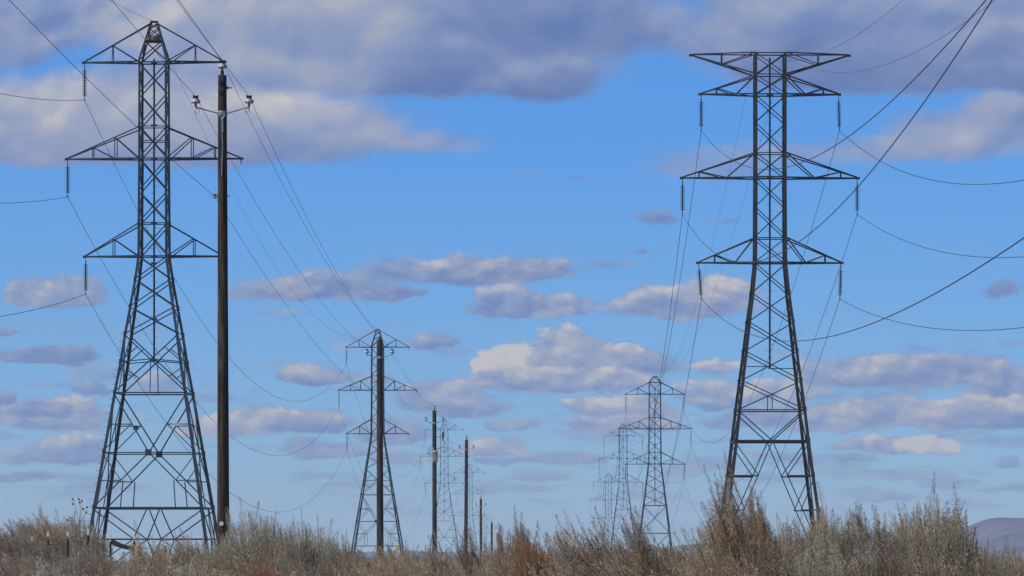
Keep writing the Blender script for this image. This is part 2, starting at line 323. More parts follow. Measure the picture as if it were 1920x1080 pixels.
ys = [-600, -300, -100, -40] + list(range(-20, 140, 8)) + list(range(140, 900, 20)) + list(range(900, 2300, 50)) + [2500, 3000, 3500, 4200, 5000, 6000, 7500, 9000]
g = MB(); g.v = [(x, y, ground_z(x, y)) for y in ys for x in xs]
nx = len(xs)
g.f = [(j * nx + i, j * nx + i + 1, (j + 1) * nx + i + 1, (j + 1) * nx + i) for j in range(len(ys) - 1) for i in range(nx - 1)]
tag(g.build('ground', SOIL, smooth=True), 'dry sandy ground under the brush and the power lines', None, None, 'structure')

def ridge(name, label, prof, d0, depth, m, seed):
    """a hill range with its crest line at distance d0 and slopes falling to either side"""
    rng = np.random.default_rng(seed)
    px = np.array([p[0] for p in prof], float); py = np.array([p[1] for p in prof], float)
    X = np.linspace(px[0], px[-1], 260); H = np.interp(X, px, py)
    k = np.ones(9) / 9; H = np.convolve(np.pad(H, 4, 'edge'), k, 'valid')
    def n1(a, s, o): return np.interp(a, np.arange(-4000, 9000, s), rng.normal(0, 1, len(np.arange(-4000, 9000, s))))
    rows = np.linspace(-1, 1, 41); b = MB()
    gul = [n1(X, s, 0) for s in (90, 40, 18)]
    for r in rows:
        fall = (1 - abs(r)) ** 1.15
        sh = X + r * 140 + 30 * np.sin(r * 5 + X / 60)
        gl = np.interp(sh, X, gul[0]) * .16 + np.interp(sh * 1.0, X, gul[1]) * .09 + np.interp(sh, X, gul[2]) * .04
        z = (H * d0 / F) * fall * (1 + gl * (1 - fall) * 4.0) 
        for xx, zz, h in zip(X, z, H):
            b.v.append(((xx - 960) * d0 / F, d0 + r * depth, -5 + max(zz + (CZ + 5) * fall, 0)))
    n = len(X)
    b.f = [(j * n + i, j * n + i + 1, (j + 1) * n + i + 1, (j + 1) * n + i) for j in range(len(rows) - 1) for i in range(n - 1)]
    return tag(b.build(name, m, smooth=True), label, None, None, 'structure')
HILL = mat('bare_hill_earth', (.12, .09, .12), .95, 0, second=(.045, .038, .06), scale=.014, spec=.05, detail=9)
ridge('hills', 'low far ridge of bare hills along the horizon', [(-800, 10), (-300, 22), (200, 12), (600, 26), (760, 34), (900, 24), (1150, 30), (1280, 42), (1340, 50), (1400, 60), (1470, 50), (1560, 46), (1700, 40), (1900, 34), (2400, 30)], 6800, 900, HILL, 5)
ridge('hill', 'bare lavender brown hill at the right edge of the horizon', [(1380, 20), (1470, 50), (1560, 66), (1620, 56), (1676, 70), (1720, 62), (1770, 56), (1800, 70), (1826, 84), (1850, 92), (1876, 97), (1905, 92), (1930, 95), (2000, 102), (2150, 80), (2400, 90), (2800, 30)], 5200, 650, HILL, 8)

# ------------------------------------------------------------------ insulator string (shared shapes)
DISC_MB = MB(); DISC_MB.lathe([(.02, .075), (.04, .06), (.045, .03), (.135, .008), (.15, -.006), (.125, -.014), (.04, -.012), (.016, -.04)], 12)
DISC_MESH = DISC_MB.mesh('insulator_disc', DISC, True)
SMALL_MB = MB()
def insulator_string(parent, tip, length, n, lean=(0, 0), discs=True, m=STEEL):
    """hangs from an arm tip; the rod, hooks and clamp are its own mesh, the discs its sub-parts"""
    b = MB(); L = length
    b.rod((0, 0, .02), (0, 0, -.16), .018, 6); b.rod((0, 0, -.14), (0, 0, -.36), .03, 6)
    b.rod((0, 0, -.34), (0, 0, -L + .2), .016, 6)
    b.rod((0, 0, -L + .22), (0, 0, -L + .03), .022, 6); b.rod((0, -.22, -L), (0, .22, -L), .035, 6)
    if not discs:
        k0, k1 = -.38, -L + .24
        for i in range(n): b.lathe([(.03, .05), (.12, .0), (.03, -.03)], 7, (0, 0, k0 + (k1 - k0) * i / (n - 1)))
    o = b.build('insulator_string', DISC, parent, tip)
    o.rotation_euler = (lean[1], lean[0], 0)
    if discs:
        k0, k1 = -.42, -L + .26
        for i in range(n):
            d = bpy.data.objects.new('insulator_disc', DISC_MESH); COL.objects.link(d); d.parent = o; d.location = (0, 0, k0 + (k1 - k0) * i / (n - 1))
    e = Vector((0, 0, -L - .01)); e.rotate(o.rotation_euler)
    return Vector(tip) + e

# ------------------------------------------------------------------ lattice towers
class Tower:
    """px coordinates: s.U pixels per metre, base row y0; levels = [(row, half width)] from top to base"""
    def __init__(s, U, y0, levels): s.U, s.y0 = U, y0; s.lv = levels
    def z(s, y): return (s.y0 - y) / s.U
    def hw(s, y): return float(np.interp(y, [l[0] for l in s.lv], [l[1] for l in s.lv])) / s.U
    def face(s, k, a, y):
        h = s.hw(y); z = s.z(y)
        return Vector([(a * h, -h, z), (h, a * h, z), (-a * h, h, z), (-h, -a * h, z)][k])
FACE_N = [Vector((0, -1, 0)), Vector((1, 0, 0)), Vector((0, 1, 0)), Vector((-1, 0, 0))]

def build_tower(T, root, m, leg_w, segs, arms, pole=None, peak=None, hooks=(), legtop=None, bolts=True):
    ys = [l[0] for l in T.lv]
    rng = random.Random(4)
    for sx, sy in ((-1, -1), (1, -1), (1, 1), (-1, 1)):
        b = MB()
        for y1, y2 in zip(ys[:-1], ys[1:]):
            p = Vector((sx * T.hw(y1), sy * T.hw(y1), T.z(y1))); q = Vector((sx * T.hw(y2), sy * T.hw(y2), T.z(y2)))
            w = leg_w * (.56 + .44 * (y2 - ys[0]) / (ys[-1] - ys[0])) if y2 < ys[-1] else leg_w
            t = w * .22
            # angle section whose corner points outward
            prof = [(0, 0), (-sx * w, 0), (-sx * w, -sy * t), (-sx * t, -sy * t), (-sx * t, -sy * w), (0, -sy * w)]
            if sx * sy < 0: prof = prof[::-1]
            n = 6; vs = [(p.x + x, p.y + yv, p.z) for x, yv in prof] + [(q.x + x, q.y + yv, q.z) for x, yv in prof]
            b.add(vs, [(i, (i + 1) % n, n + (i + 1) % n, n + i) for i in range(n)] + [tuple(range(5, -1, -1)), tuple(range(6, 12))])
            # splice plate at the joint
            b.box((q.x - sx * w * .35, q.y - sy * w * .02, q.z), w * .9, w * .25, w * 2.0)
        if bolts and sx < 0 and sy < 0:
            y = ys[-1] - 60
            while y > ys[-1] - 480:
                b.rod((-T.hw(y) + .02, -T.hw(y) + .05, T.z(y)), (-T.hw(y) - .2, -T.hw(y) + .05, T.z(y)), .012, 5); y -= .42 * T.U
        b.build('leg', m, root)
    for k in range(4):
        b = MB()
        for (a1, y1, a2, y2, w) in segs:
            ins = .03 if k % 2 else .05
            off = FACE_N[k] * (-ins - (.02 if a1 > a2 else 0) - (.03 if y1 == y2 else 0))
            b.angle(T.face(k, a1, y1) + off, T.face(k, a2, y2) + off, w, FACE_N[k])
        b.build('face_bracing', m, root)
    if pole:
        b = MB(); y1, y2, w = pole
        b.angle((0, 0, T.z(y1)), (0, 0, T.z(y2)), w)
        z = T.z(y2) + .2; i = 0
        while bolts and z < T.z(y1) - .3:
            sg = 1 if i % 2 else -1
            b.rod((0, 0, z), (sg * .2, 0, z), .011, 4); z += .4; i += 1
        for yp in T.plates:
            b.box((0, 0, T.z(yp)), .34, .34, .10)
        b.build('climbing_pole', m, root)
    if peak:
        b = MB()
        for (p, q, w) in peak: b.angle(p, q, w)
        b.build('peak_frame', m, root)
    ends = {}
    for A in arms:
        for side in (-1, 1):
            b = MB(); yb, yt, span, ytip = A['yb'], A['yt'], A['span'] / T.U, A['ytip']
            tip = Vector((side * span, 0, T.z(ytip)))
            hb = A.get('hb', T.hw(yb)) ; ht = A.get('ht', T.hw(yt))
            cb = A.get('w', .1)
            bot = lambda t, sy: Vector((side * hb, sy * hb, T.z(yb))).lerp(tip + Vector((0, sy * .06, 0)), t)
            top = lambda t, sy: Vector((side * ht, sy * ht, T.z(yt))).lerp(tip + Vector((0, sy * .06, .05)), t)
            txb = lambda t: (hb + (span - hb) * t - ht) / (span - ht)      # same x on the other chord
            for sy in (-1, 1):
                b.angle(bot(0, sy), bot(1, sy), cb); b.angle(top(0, sy), top(1, sy), cb * .85)
                ww = max(cb * .62, .045)
                for t in A['posts']: b.angle(bot(t, sy), top(txb(t), sy), ww)
                for (e1, t1, e2, t2, wk) in A['diag']:
                    f1 = bot(t1, sy) if e1 == 'b' else top(txb(t1) if t1 > 0 else 0, sy)
                    f2 = bot(t2, sy) if e2 == 'b' else top(txb(t2) if t2 > 0 else 0, sy)
                    b.angle(f1, f2, wk)
            for t in list(A['posts']) + [A.get('tie', .3)]:
                b.angle(bot(t, -1), bot(t, 1), .05)
            tt = [0] + sorted(set(list(A['posts']) + [A.get('tie', .3)])) + [.97]
            for i, (t1, t2) in enumerate(zip(tt[:-1], tt[1:])):
                b.angle(bot(t1, -1 if i % 2 else 1), bot(t2, 1 if i % 2 else -1), .05)
            b.box(tip + Vector((side * .05, 0, 0)), .22, .2, .14)
            if A.get('hook') and side in A['hook']:
                b.rod(tip + Vector((side * .02, 0, 0)), tip + Vector((side * .02, 0, -.3)), .03, 6)
            b.build('crossarm', m, root)
            ends[(A['id'], side)] = tip - Vector((0, 0, .07))
    return ends

def X(y1, y2, w=.075): return [(-1, y1, 1, y2, w), (1, y1, -1, y2, w)]
def H(y, w=.07): return [(-1, y, 1, y, w)]
def both(a1, y1, a2, y2, w=.065): return [(a1, y1, a2, y2, w), (-a1, y1, -a2, y2, w)]

TRIM = .8
# --- pointed blue-grey tower (left line)
TA = Tower(T1_U, 1105, [(117, 26.5), (238, 27), (298, 27), (419, 28), (481, 28.3), (525, 34), (577, 42.5), (628, 51), (680, 58.5), (738, 68.5), (850, 86.5), (953, 103), (1012, 112), (1105, 127)])
TA.plates = [117, 235, 298, 418, 481, 494, 598, 676]
segA = []
for a, b_ in ((120, 177), (177, 238), (238, 298), (298, 360), (360, 419), (419, 481), (481, 525), (525, 577), (577, 628)): segA += X(a, b_, .062)
segA += H(118, .1) + H(238) + H(265, .05) + H(298, .09) + H(419) + H(481, .09)
segA += both(-1, 628, 0, 676, .085) + both(0, 676, -1, 738, .085) + both(-1, 680, 0, 675, .06) + both(-.47, 652, -1, 680, .055) + both(-.54, 708, -1, 690, .055) + [(0, 677, 0, 738, .05)]
segA += H(738, .1) + both(-1, 738, 0, 850, .09) + both(-.44, 797, -1, 797, .06) + both(-.44, 797, -1, 847, .065)
segA += H(850, .08) + both(0, 850, -1, 953, .085) + both(-.54, 902, -1, 902, .06) + both(-.54, 902, -1, 852, .065) + both(-.5, 902, -.5, 953, .06)
segA += H(953, .13) + both(-1, 955, -.23, 1011, .085) + both(-.02, 955, -.23, 1011, .085) + H(1011, .075) + both(-.23, 1011, -1, 1080, .075) + both(-.23, 1011, 0, 1080, .06)
segA = [(a_, b_, c_, d_, w_ if w_ <= .062 else w_ * TRIM) for a_, b_, c_, d_, w_ in segA]
def armA(i, yb, yt, span, posts, diag, **k): return dict(id=i, yb=yb, yt=yt, span=span, ytip=yb, posts=posts, diag=diag, hook=(1,), **k)
armsA = [armA('top', 117, 44, 131, [.49], [('t', .49, 'b', 0, .065)], ht=5.5 / T1_U, w=.09),
         armA('mid', 298, 240, 163, [.33, .645], [('t', .33, 'b', 0, .065), ('t', .645, 'b', .33, .06)], w=.09),
         armA('bottom', 481, 421, 129, [.47], [('t', .47, 'b', 0, .065)], w=.09)]
u = lambda v: v / T1_U
pk = []
for sx, sy in ((-1, -1), (1, -1), (1, 1), (-1, 1)):
    c = lambda h, y: Vector((sx * u(h), sy * u(h), TA.z(y)))
    pk += [(c(26.5, 117), c(15.5, 78), .115), (c(15.5, 78), c(5.5, 41), .10)]
for k in range(4):
    def fc(a, h, y):
        h = u(h); return Vector([(a * h, -h, TA.z(y)), (h, a * h, TA.z(y)), (-a * h, h, TA.z(y)), (-h, -a * h, TA.z(y))][k])
    pk += [(fc(-1, 15.5, 78), fc(1, 15.5, 78), .09), (fc(-1, 5.5, 41), fc(1, 5.5, 41), .09)]
    for s1 in (-1, 1): pk += [(fc(s1, 26, 115), fc(-s1, 15.5, 79), .065), (fc(s1, 13, 68), fc(-s1, 9, 54), .05), (fc(s1, 9, 54), fc(-s1, 6.5, 45), .05)]

T1_LOC = Vector(((289 - 960) / T1_U, T1_D, 0))
A1 = empty('transmission_tower', T1_LOC, R(-3))
tag(A1, 'tall blue grey lattice power tower with pointed peak, nearest of the left line', 'power tower', 'lattice towers carrying the power lines')
endsA = build_tower(TA, A1, STEEL, .20, segA, armsA, (110, 677, .10), pk)
hangA = {}
for k in ('top', 'mid', 'bottom'): hangA[k] = insulator_string(A1, endsA[(k, -1)], 2.12, 14)
b = MB(); b.box((-.02, -u(86.5) - .06, TA.z(850)), .38, .03, .36); b.build('gusset_plate', STEEL, A1)
b = MB(); b.box((-.02, u(86.5) + .06, TA.z(850)), .38, .03, .36); b.build('gusset_plate', STEEL, A1)
b = MB(); b.box((u(50), -u(78) + .02, TA.z(798)), .36, .03, .13); tag(b.build('sign', SIGNR, A1), 'small faded red and white plate')
b = MB(); b.box((-u(44), u(78) - .02, TA.z(801)), .3, .03, .2); tag(b.build('sign', SIGND, A1), 'small dark plate')
peakA = Vector((0, 0, TA.z(40)))

def place_copy(src, loc, label, rz=0):
    o = copy_tree(src); o.location = loc; o['label'] = label; o.rotation_euler = (0, 0, rz); return o
# farther towers of this line carry simpler strings so their shapes are built once more without separate discs
A2 = empty('transmission_tower', ((708 - 960) * 747 / F, 747, -.6), R(-2))
tag(A2, 'pointed lattice tower directly behind the second wooden pole', 'power tower', 'lattice towers carrying the power lines')
segA2 = [(a, b_, c, d, w * .82) for a, b_, c, d, w in segA]
build_tower(TA, A2, STEEL, .20, segA2, armsA, (110, 677, .10), pk, bolts=False)
for k in ('top', 'mid', 'bottom'): insulator_string(A2, endsA[(k, -1)], 2.12, 12, discs=False)
b = MB(); b.box((-.02, -u(86.5) - .06, TA.z(850)), .38, .03, .36); b.build('gusset_plate', STEEL, A2)
b = MB(); b.box((u(50), -u(78) + .02, TA.z(798)), .36, .03, .13); tag(b.build('sign', SIGNR, A2), 'small faded red and white plate')
b = MB(); b.box((-u(44), -u(78) + .02, TA.z(799)), .3, .03, .2); tag(b.build('sign', SIGND, A2), 'small dark plate')
def thin(sg, f): return [(a_, b_, c_, d_, w_ * f) for a_, b_, c_, d_, w_ in sg]
A3 = empty('transmission_tower', ((833 - 960) * 1210 / F, 1210, -.2))
tag(A3, 'faint far pointed tower just right of the pole with the transformer', 'power tower', 'lattice towers carrying the power lines')
thA = [dict(q_, w=.05) for q_ in armsA]
build_tower(TA, A3, STEEL, .13, thin(segA, .55), thA, (110, 677, .06), [(p_, q_, w_ * .6) for p_, q_, w_ in pk], bolts=False)
for k in ('top', 'mid', 'bottom'): insulator_string(A3, endsA[(k, -1)], 2.12, 12, discs=False)
A4 = place_copy(A3, ((880 - 960) * 1518 / F, 1518, -4.2), 'faint far pointed tower just right of the fourth wooden pole')
A5 = place_copy(A3, ((908 - 960) * 2165 / F, 2165, -11), 'farthest tiny pointed tower of the left line between the two smallest poles')

# --- wide-headed dark tower (right)
TB = Tower(R1_U, 1104.2, [(100, 29.5), (142, 29.5), (178, 29.5), (333, 29.5), (493, 30.5), (551, 36), (605, 43), (660, 49.5), (715, 56.5), (770, 63.5), (828, 70), (893, 78), (957, 86.5), (1104.2, 106)])
TB.plates = [178, 333, 493]
segB = []
for a, b_ in ((100, 142), (142, 178)): segB += X(a, b_, .055)
for a, b_ in ((179, 231), (231, 287), (287, 333), (333, 389), (389, 446), (446, 493), (494, 551), (551, 605), (605, 660), (660, 715), (715, 770)): segB += X(a, b_, .06)
segB += H(101, .09) + H(141, .06) + H(178, .10) + H(288, .06) + H(333, .12) + H(447, .06) + H(493, .11) + H(770, .085) + [(0, 741, 0, 770, .05), (-1, 689, 0, 689, .05)]
segB += both(-1, 771, 0, 828, .085) + H(828, .15) + both(0, 828, -1, 1062, .075) + both(-.337, 893, -1, 893, .1) + both(-1, 830, -.337, 893, .075) + both(-1, 895, -.6, 957, .07) + both(-.6, 957, -1, 957, .085) + both(-1, 959, -.86, 1022, .06)
segB = [(a_, b_, c_, d_, w_ if w_ <= .06 else w_ * TRIM) for a_, b_, c_, d_, w_ in segB]
armsB = [dict(id='crown', yb=140, yt=100.5, span=147, ytip=104, posts=[.52], diag=[('b', .52, 't', 0, .056), ('t', .52, 't', .0, .05)], w=.088, tie=.52),
         dict(id='top', yb=178, yt=143, span=129, ytip=177, posts=[.71], diag=[('t', 0, 'b', .35, .068), ('t', .71, 'b', .35, .056)], w=.088, tie=.35),
         dict(id='mid', yb=334, yt=288, span=164, ytip=334, posts=[.77], diag=[('t', 0, 'b', .39, .068), ('t', .77, 'b', .39, .056)], w=.088, tie=.39),
         dict(id='bottom', yb=493, yt=447, span=133.5, ytip=493, posts=[.71], diag=[('t', 0, 'b', .34, .064), ('t', .71, 'b', .34, .056)], w=.088, tie=.34)]
R1_LOC = Vector(((1443.5 - 960) / R1_U, R1_D, 0))
B1 = empty('transmission_tower', R1_LOC, R(1.5))
tag(B1, 'tall dark lattice tower with wide flat head, nearest of the right line', 'power tower', 'lattice towers carrying the power lines')
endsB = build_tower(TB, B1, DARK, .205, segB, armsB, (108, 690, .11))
hangB = {}
for k in ('top', 'mid', 'bottom'):
    for sd in (-1, 1):
        lean = {('bottom', -1): (-.075, 0), ('bottom', 1): (.03, 0), ('top', 1): (-.025, 0)}.get((k, sd), (0, 0))
        hangB[(k, sd)] = insulator_string(B1, endsB[(k, sd)], 2.08, 14, lean)

# --- smaller right-line towers
TC = Tower(R2_U, 1081.5, [(717, 11.2), (739, 11.3), (804, 11.7), (870, 12.3), (907, 17), (929, 19.5), (948, 22.2), (1000, 28.5), (1081.5, 38)])
TC.plates = [739, 770, 804, 833, 870]
segC = []
for a, b_ in ((717, 739), (739, 760), (760, 783), (783, 804), (804, 826), (826, 848), (848, 870), (870, 889), (889, 907), (907, 929), (929, 948), (948, 1000), (1000, 1060)): segC += X(a, b_, .05)
segC += H(717, .09) + H(739, .12) + H(783) + H(804, .12) + H(848) + H(859, .05) + H(870, .12) + H(948, .1) + H(1000, .1)
armsC = [dict(id='top', yb=739, yt=717.5, span=54.5, ytip=739.5, posts=[.5], diag=[('t', .5, 'b', 0, .05)], w=.085),
         dict(id='mid', yb=804, yt=783, span=67.5, ytip=804, posts=[.33, .65], diag=[('t', .33, 'b', 0, .05), ('t', .65, 'b', .33, .05)], w=.085),
         dict(id='bottom', yb=870, yt=848.5, span=55, ytip=870.5, posts=[.5], diag=[('t', .5, 'b', 0, .05)], w=.085)]
u2 = lambda v: v / R2_U
pk2 = []
for sx, sy in ((-1, -1), (1, -1), (1, 1), (-1, 1)):
    pk2 += [(Vector((sx * u2(11.2), sy * u2(11.2), TC.z(717))), Vector((sx * u2(2.8), sy * u2(2.8), TC.z(705.5))), .09),
            (Vector((sx * u2(11.2), sy * u2(11.2), TC.z(717))), Vector((-sx * u2(2.8), sy * u2(2.8), TC.z(706.5))), .06)]
pk2 += [(Vector((-u2(2.8), s * u2(2.8), TC.z(705.5))), Vector((u2(2.8), s * u2(2.8), TC.z(705.5))), .1) for s in (-1, 1)]
C2 = empty('transmission_tower', ((1228 - 960) * R2_D / F, R2_D, 0), R(1))
tag(C2, 'mid sized two sided lattice tower behind the brush left of the dark tower', 'power tower', 'lattice towers carrying the power lines')
endsC = build_tower(TC, C2, MID, .15, segC, armsC, (728, 948, .11), pk2, bolts=False)
hangC = {}
for k in ('top', 'mid', 'bottom'):
    for sd in (-1, 1): hangC[(k, sd)] = insulator_string(C2, endsC[(k, sd)], 2.3, 12, discs=False)
C3 = empty('transmission_tower', ((1168.5 - 960) * 1220 / F, 1220, 3.6), R(1))
tag(C3, 'faint lattice tower partly overlapped by the mid sized two sided tower', 'power tower', 'lattice towers carrying the power lines')
build_tower(TC, C3, MID, .12, thin(segC, .6), [dict(q_, w=.06) for q_ in armsC], (728, 948, .06), [(p_, q_, w_ * .6) for p_, q_, w_ in pk2], bolts=False)
for k in ('top', 'mid', 'bottom'):
    for sd in (-1, 1): insulator_string(C3, endsC[(k, sd)], 2.3, 12, discs=False)
C4 = place_copy(C3, ((1141 - 960) * 1580 / F, 1580, -.9), 'farthest faint tower of the right line, lowest and leftmost of its cluster')
peakC = Vector((0, 0, TC.z(705)))

# ------------------------------------------------------------------ nest on the near left tower
rng = random.Random(3); b = MB()
for i in range(240):
    a = rng.random() * 6.283; r = .30 * math.sqrt(rng.random()) + .05; z = rng.random() * .34
    p = Vector((r * math.cos(a), r * math.sin(a), z)); d = Vector((rng.gauss(0, 1), rng.gauss(0, 1), rng.gauss(0, .3))).normalized() * rng.uniform(.1, .24)
    p.x = max(-.36, min(.36, p.x)); b.rod(p - d * .5, p + d * .5, rng.uniform(.008, .016), 4)
b.lathe([(.05, .0), (.34, .02), (.38, .18), (.36, .30), (.22, .24), (.05, .2)], 12)
nest = b.build('bird_nest', NESTM, None, T1_LOC + Vector((0, 0, TA.z(78) + .05)))
tag(nest, 'brown stick nest wedged inside the peak of the tall blue grey tower', 'nest')

# ------------------------------------------------------------------ wooden poles
def pin_insulator(parent, loc, s=1.0):
    b = MB(); b.lathe([(.03, -.075), (.03, .0), (.045, .0), (.10, .012), (.115, .03), (.108, .065), (.08, .1), (.05, .12)], 16)
    o = b.build('pin_insulator', PORC, parent, loc, True)
    c = MB(); c.rod((-.06, 0, .15), (.06, 0, .15), .03, 8); c.rod((0, -.10, .15), (0, .10, .15), .026, 8); c.rod((0, 0, .10), (0, 0, .18), .045, 10); c.box((-.05, 0, .17), .025, .08, .05); c.box((.05, 0, .17), .025, .08, .05)
    c.build('wire_clamp', BLACK, o)
    return o
def make_pole(H=12.5, r_top=.098, r_base=.15, detail=True):
    root = empty('utility_pole')
    b = MB(); prof = []
    rng = random.Random(7)
    for i in range(25):
        t = i / 24; prof.append(((r_base + (r_top - r_base) * t) * (1 + rng.uniform(-.012, .012)), H * t - (.6 if i == 0 else 0)))
    prof.append((r_top * .9, H + .012)); prof.append((.004, H + .016))
    b.lathe(prof, 20); b.build('shaft', WOOD, root, (0, 0, 0), True)
    hz = H - .86
    # ridge pin and top insulator
    p = MB(); p.rod((0, -.03, H - .02), (0, -.03, H + .10), .042, 10)
    if detail:
        for dz in (-.16, -.38): p.box((-.03, -r_top - .012, H + dz), .085, .02, .085); p.rod((-.03, -r_top - .05, H + dz), (-.03, -r_top, H + dz), .022, 8)
    p.build('ridge_pin', GALV if False else DARK, root)
    pin_insulator(root, (0, -.03, H + .16))
    arm = MB()
    arm.lathe([(r_top + .014, -.05), (r_top + .018, .03), (r_top + .012, .05)], 16, (0, 0, hz))
    for s in (-1, 1):
        tip = Vector((s * .60, -.02, hz + .14)); arm.rod((s * (r_top - .02), -.05, hz - .01), tip, .017, 8)
        arm.rod(tip - Vector((0, 0, .05)), tip + Vector((0, 0, .02)), .024, 8)
        if detail:
            pts = [tip + Vector((-s * .03 + .045 * math.cos(a), -.02, -.10 + .06 * math.sin(a))) for a in np.linspace(0, 6.283, 13)]
            arm.tube(pts, .01, 6)
    if detail:
        arm.box((0, -r_top - .03, hz - .26), .055, .02, .36); arm.rod((-.06, -r_top - .02, hz - .05), (0, -r_top - .035, hz - .16), .016, 6); arm.rod((.06, -r_top - .02, hz - .05), (0, -r_top - .035, hz - .16), .016, 6)
        for k in range(5): arm.tube([(.01 * math.sin(k), -r_top - .022 - k * .0005, hz - .44 - k * .2), (.01 * math.sin(k + 1), -r_top - .022 - (k + 1) * .0005, hz - .44 - (k + 1) * .2)], .013, 6)
    arm.build('insulator_bracket', GALV, root)
    for s in (-1, 1): pin_insulator(root, (s * .61, -.02, hz + .22))
    n = MB(); zn = H - 2.75
    n.rod((-.16 - .05, -.02, zn), (.17, -.02, zn), .014, 6); n.lathe([(.03, -.05), (.05, -.03), (.03, 0), (.05, .03), (.03, .05)], 10, (-.19, -.02, zn)); n.box((-.14, -.02, zn), .05, .06, .09)
    n.build('neutral_bracket', GALV, root)
    if detail:
        n = MB(); n.rod((.08, -.02, H - .28), (.22, -.02, H - .28), .014, 6); n.box((.12, -.02, H - .28), .03, .07, .07); n.build('eye_bolt', DARK, root)
    return root
P1 = make_pole()
P1.location = ((419 - 960) * 130 / F, 130, 0); P1.rotation_euler = (0, R(-.12), 0)
tag(P1, 'tall dark wooden utility pole with three pale insulators, nearest, beside the left tower', 'utility pole', 'wooden utility poles in a row')
b = MB(); b.rod((-.035, -.165, CZ + 83 / 82.05), (-.035, -.14, CZ + 83 / 82.05), .05, 16); b.rod((-.035, -.17, CZ + 83 / 82.05), (-.035, -.163, CZ + 83 / 82.05), .015, 8); b.build('tag', WHITE, P1)
b = MB(); b.box((.03, -.17, CZ + .08), .05, .04, 1.05); b.build('ground_wire_guard', WHITE, P1)

def pole_copy(px, d, z, label, lean=0):
    o = copy_tree(P2src) if P2src is not None else None
    return o
P2 = make_pole(12.5, .14, .175, False); P2.location = ((713 - 960) * 275 / F, 275, -.22)
tag(P2, 'brown wooden utility pole standing in front of a pointed tower', 'utility pole', 'wooden utility poles in a row')
P3 = copy_tree(P2); P3.location = ((815 - 960) * 400 / F, 400, -.2); P3['label'] = 'wooden utility pole with a grey transformer can halfway up'
P4 = copy_tree(P2); P4.location = ((873 - 960) * 495 / F, 495, -.1); P4['label'] = 'slim dark wooden pole next right of the transformer pole'
P5 = copy_tree(P2); P5.location = ((901.5 - 960) * 630 / F, 630, -3.6); P5['label'] = 'short distant wooden pole with the brush rising halfway up it'; P5.scale = (.9, .9, 1)
P6 = copy_tree(P2); P6.location = ((922 - 960) * 790 / F, 790, -5.0); P6['label'] = 'smallest and farthest wooden pole, rightmost of the row'
for o, l in ((P4, R(.35)), (P3, R(-.1)), (P2, R(-.15))): o.rotation_euler = (0, l, 0)
# transformer and cutout of the third pole
U3 = F / 400
z3 = lambda y: CZ + (HY - y) / U3 + .2
b = MB(); b.lathe([(.03, -.40), (.19, -.40), (.21, -.37), (.21, .30), (.225, .31), (.225, .345), (.16, .40), (.03, .42)], 20)
tr = b.build('transformer', TANK, P3, (.03, -.42, z3(856)), True)
c = MB(); c.lathe([(.03, 0), (.06, .04), (.035, .08), (.055, .12), (.03, .16), (.045, .2), (.02, .25)], 10, (-.1, 0, .38)); c.build('bushing', PORC, tr, (0, 0, 0), True)
c = MB(); c.tube([(-.12, 0, .62), (-.2, .1, .8), (-.3, .1, .75), (-.38, .05, .5), (-.4, .05, .2), (-.34, .05, .14), (-.2, 0, .16)], .02, 6); c.build('lead_wire', BLACK, tr)
c = MB(); [c.box((x, -.215, -.05), .03, .02, .5) for x in (-.1, 0, .1)]; c.build('cooling_rib', TANK, tr)
b = MB(); b.rod((.1, -.02, z3(820)), (.56, -.02, z3(817)), .022, 6); b.lathe([(.02, -.26), (.05, -.22), (.06, -.1), (.045, -.06), (.08, 0), (.045, .05), (.09, .1), (.05, .16), (.07, .22), (.02, .26)], 10, (.6, -.02, z3(817))); b.rod((.6, -.02, z3(817) + .2), (.7, -.02, z3(817) + .28), .03, 6); b.rod((.58, -.02, z3(817) - .2), (.62, -.02, z3(817) - .42), .03, 6)
b.build('fuse_cutout', BLACK, P3)
b = MB(); b.tube([(.63, -.02, 12.5 - .5), (.66, -.02, 12.5 - .9), (.62, -.02, z3(817) + .26)], .015, 5); b.build('jumper_wire', BLACK, P3)

# ------------------------------------------------------------------ wires
def span(a, b, sag, n=40, drop=0.):
    a, b = Vector(a), Vector(b)
    return [a.lerp(b, i / n) - Vector((0, 0, 4 * sag * (i / n) * (1 - i / n) + drop * i / n)) for i in range(n + 1)]
def wire(name, chain, r, label, cat='power line', group=None):
    pts = []
    for s in chain: pts += s if not pts else s[1:]
    b = MB(); b.tube(pts, r, 6)
    o = b.build(name, WIRE, None, (0, 0, 0), True)
    return tag(o, label, cat, group)
def wpt(o, p):
    return Matrix.Translation(o.location) @ Matrix.Rotation(o.rotation_euler.z, 4, 'Z') @ Vector(p)
gL = 'wires of the left tower line'; gR = 'wires of the right tower line'; gD = 'wires on the wooden poles'
LBL = {'top': 'topmost', 'mid': 'middle', 'bottom': 'lowest'}
for k, s0 in (('top', 8.9), ('mid', 8.4), ('bottom', 8.2)):
    p1, p2, p3, p4, p5 = [wpt(o, hangA[k]) for o in (A1, A2, A3, A4, A5)]
    p0 = Vector((p1.x - 3.2, -80, p1.z))
    wire('power_line', [span(p0, p1, s0, 60), span(p1, p2, 10.3, 60), span(p2, p3, 11, 40), span(p3, p4, 6, 30), span(p4, p5, 10, 30)], .016,
         f"thin sagging wire hung from the {LBL[k]} left arm of the pointed towers", 'power line', gL)
pk_ = [wpt(o, peakA) for o in (A1, A2, A3, A4, A5)]
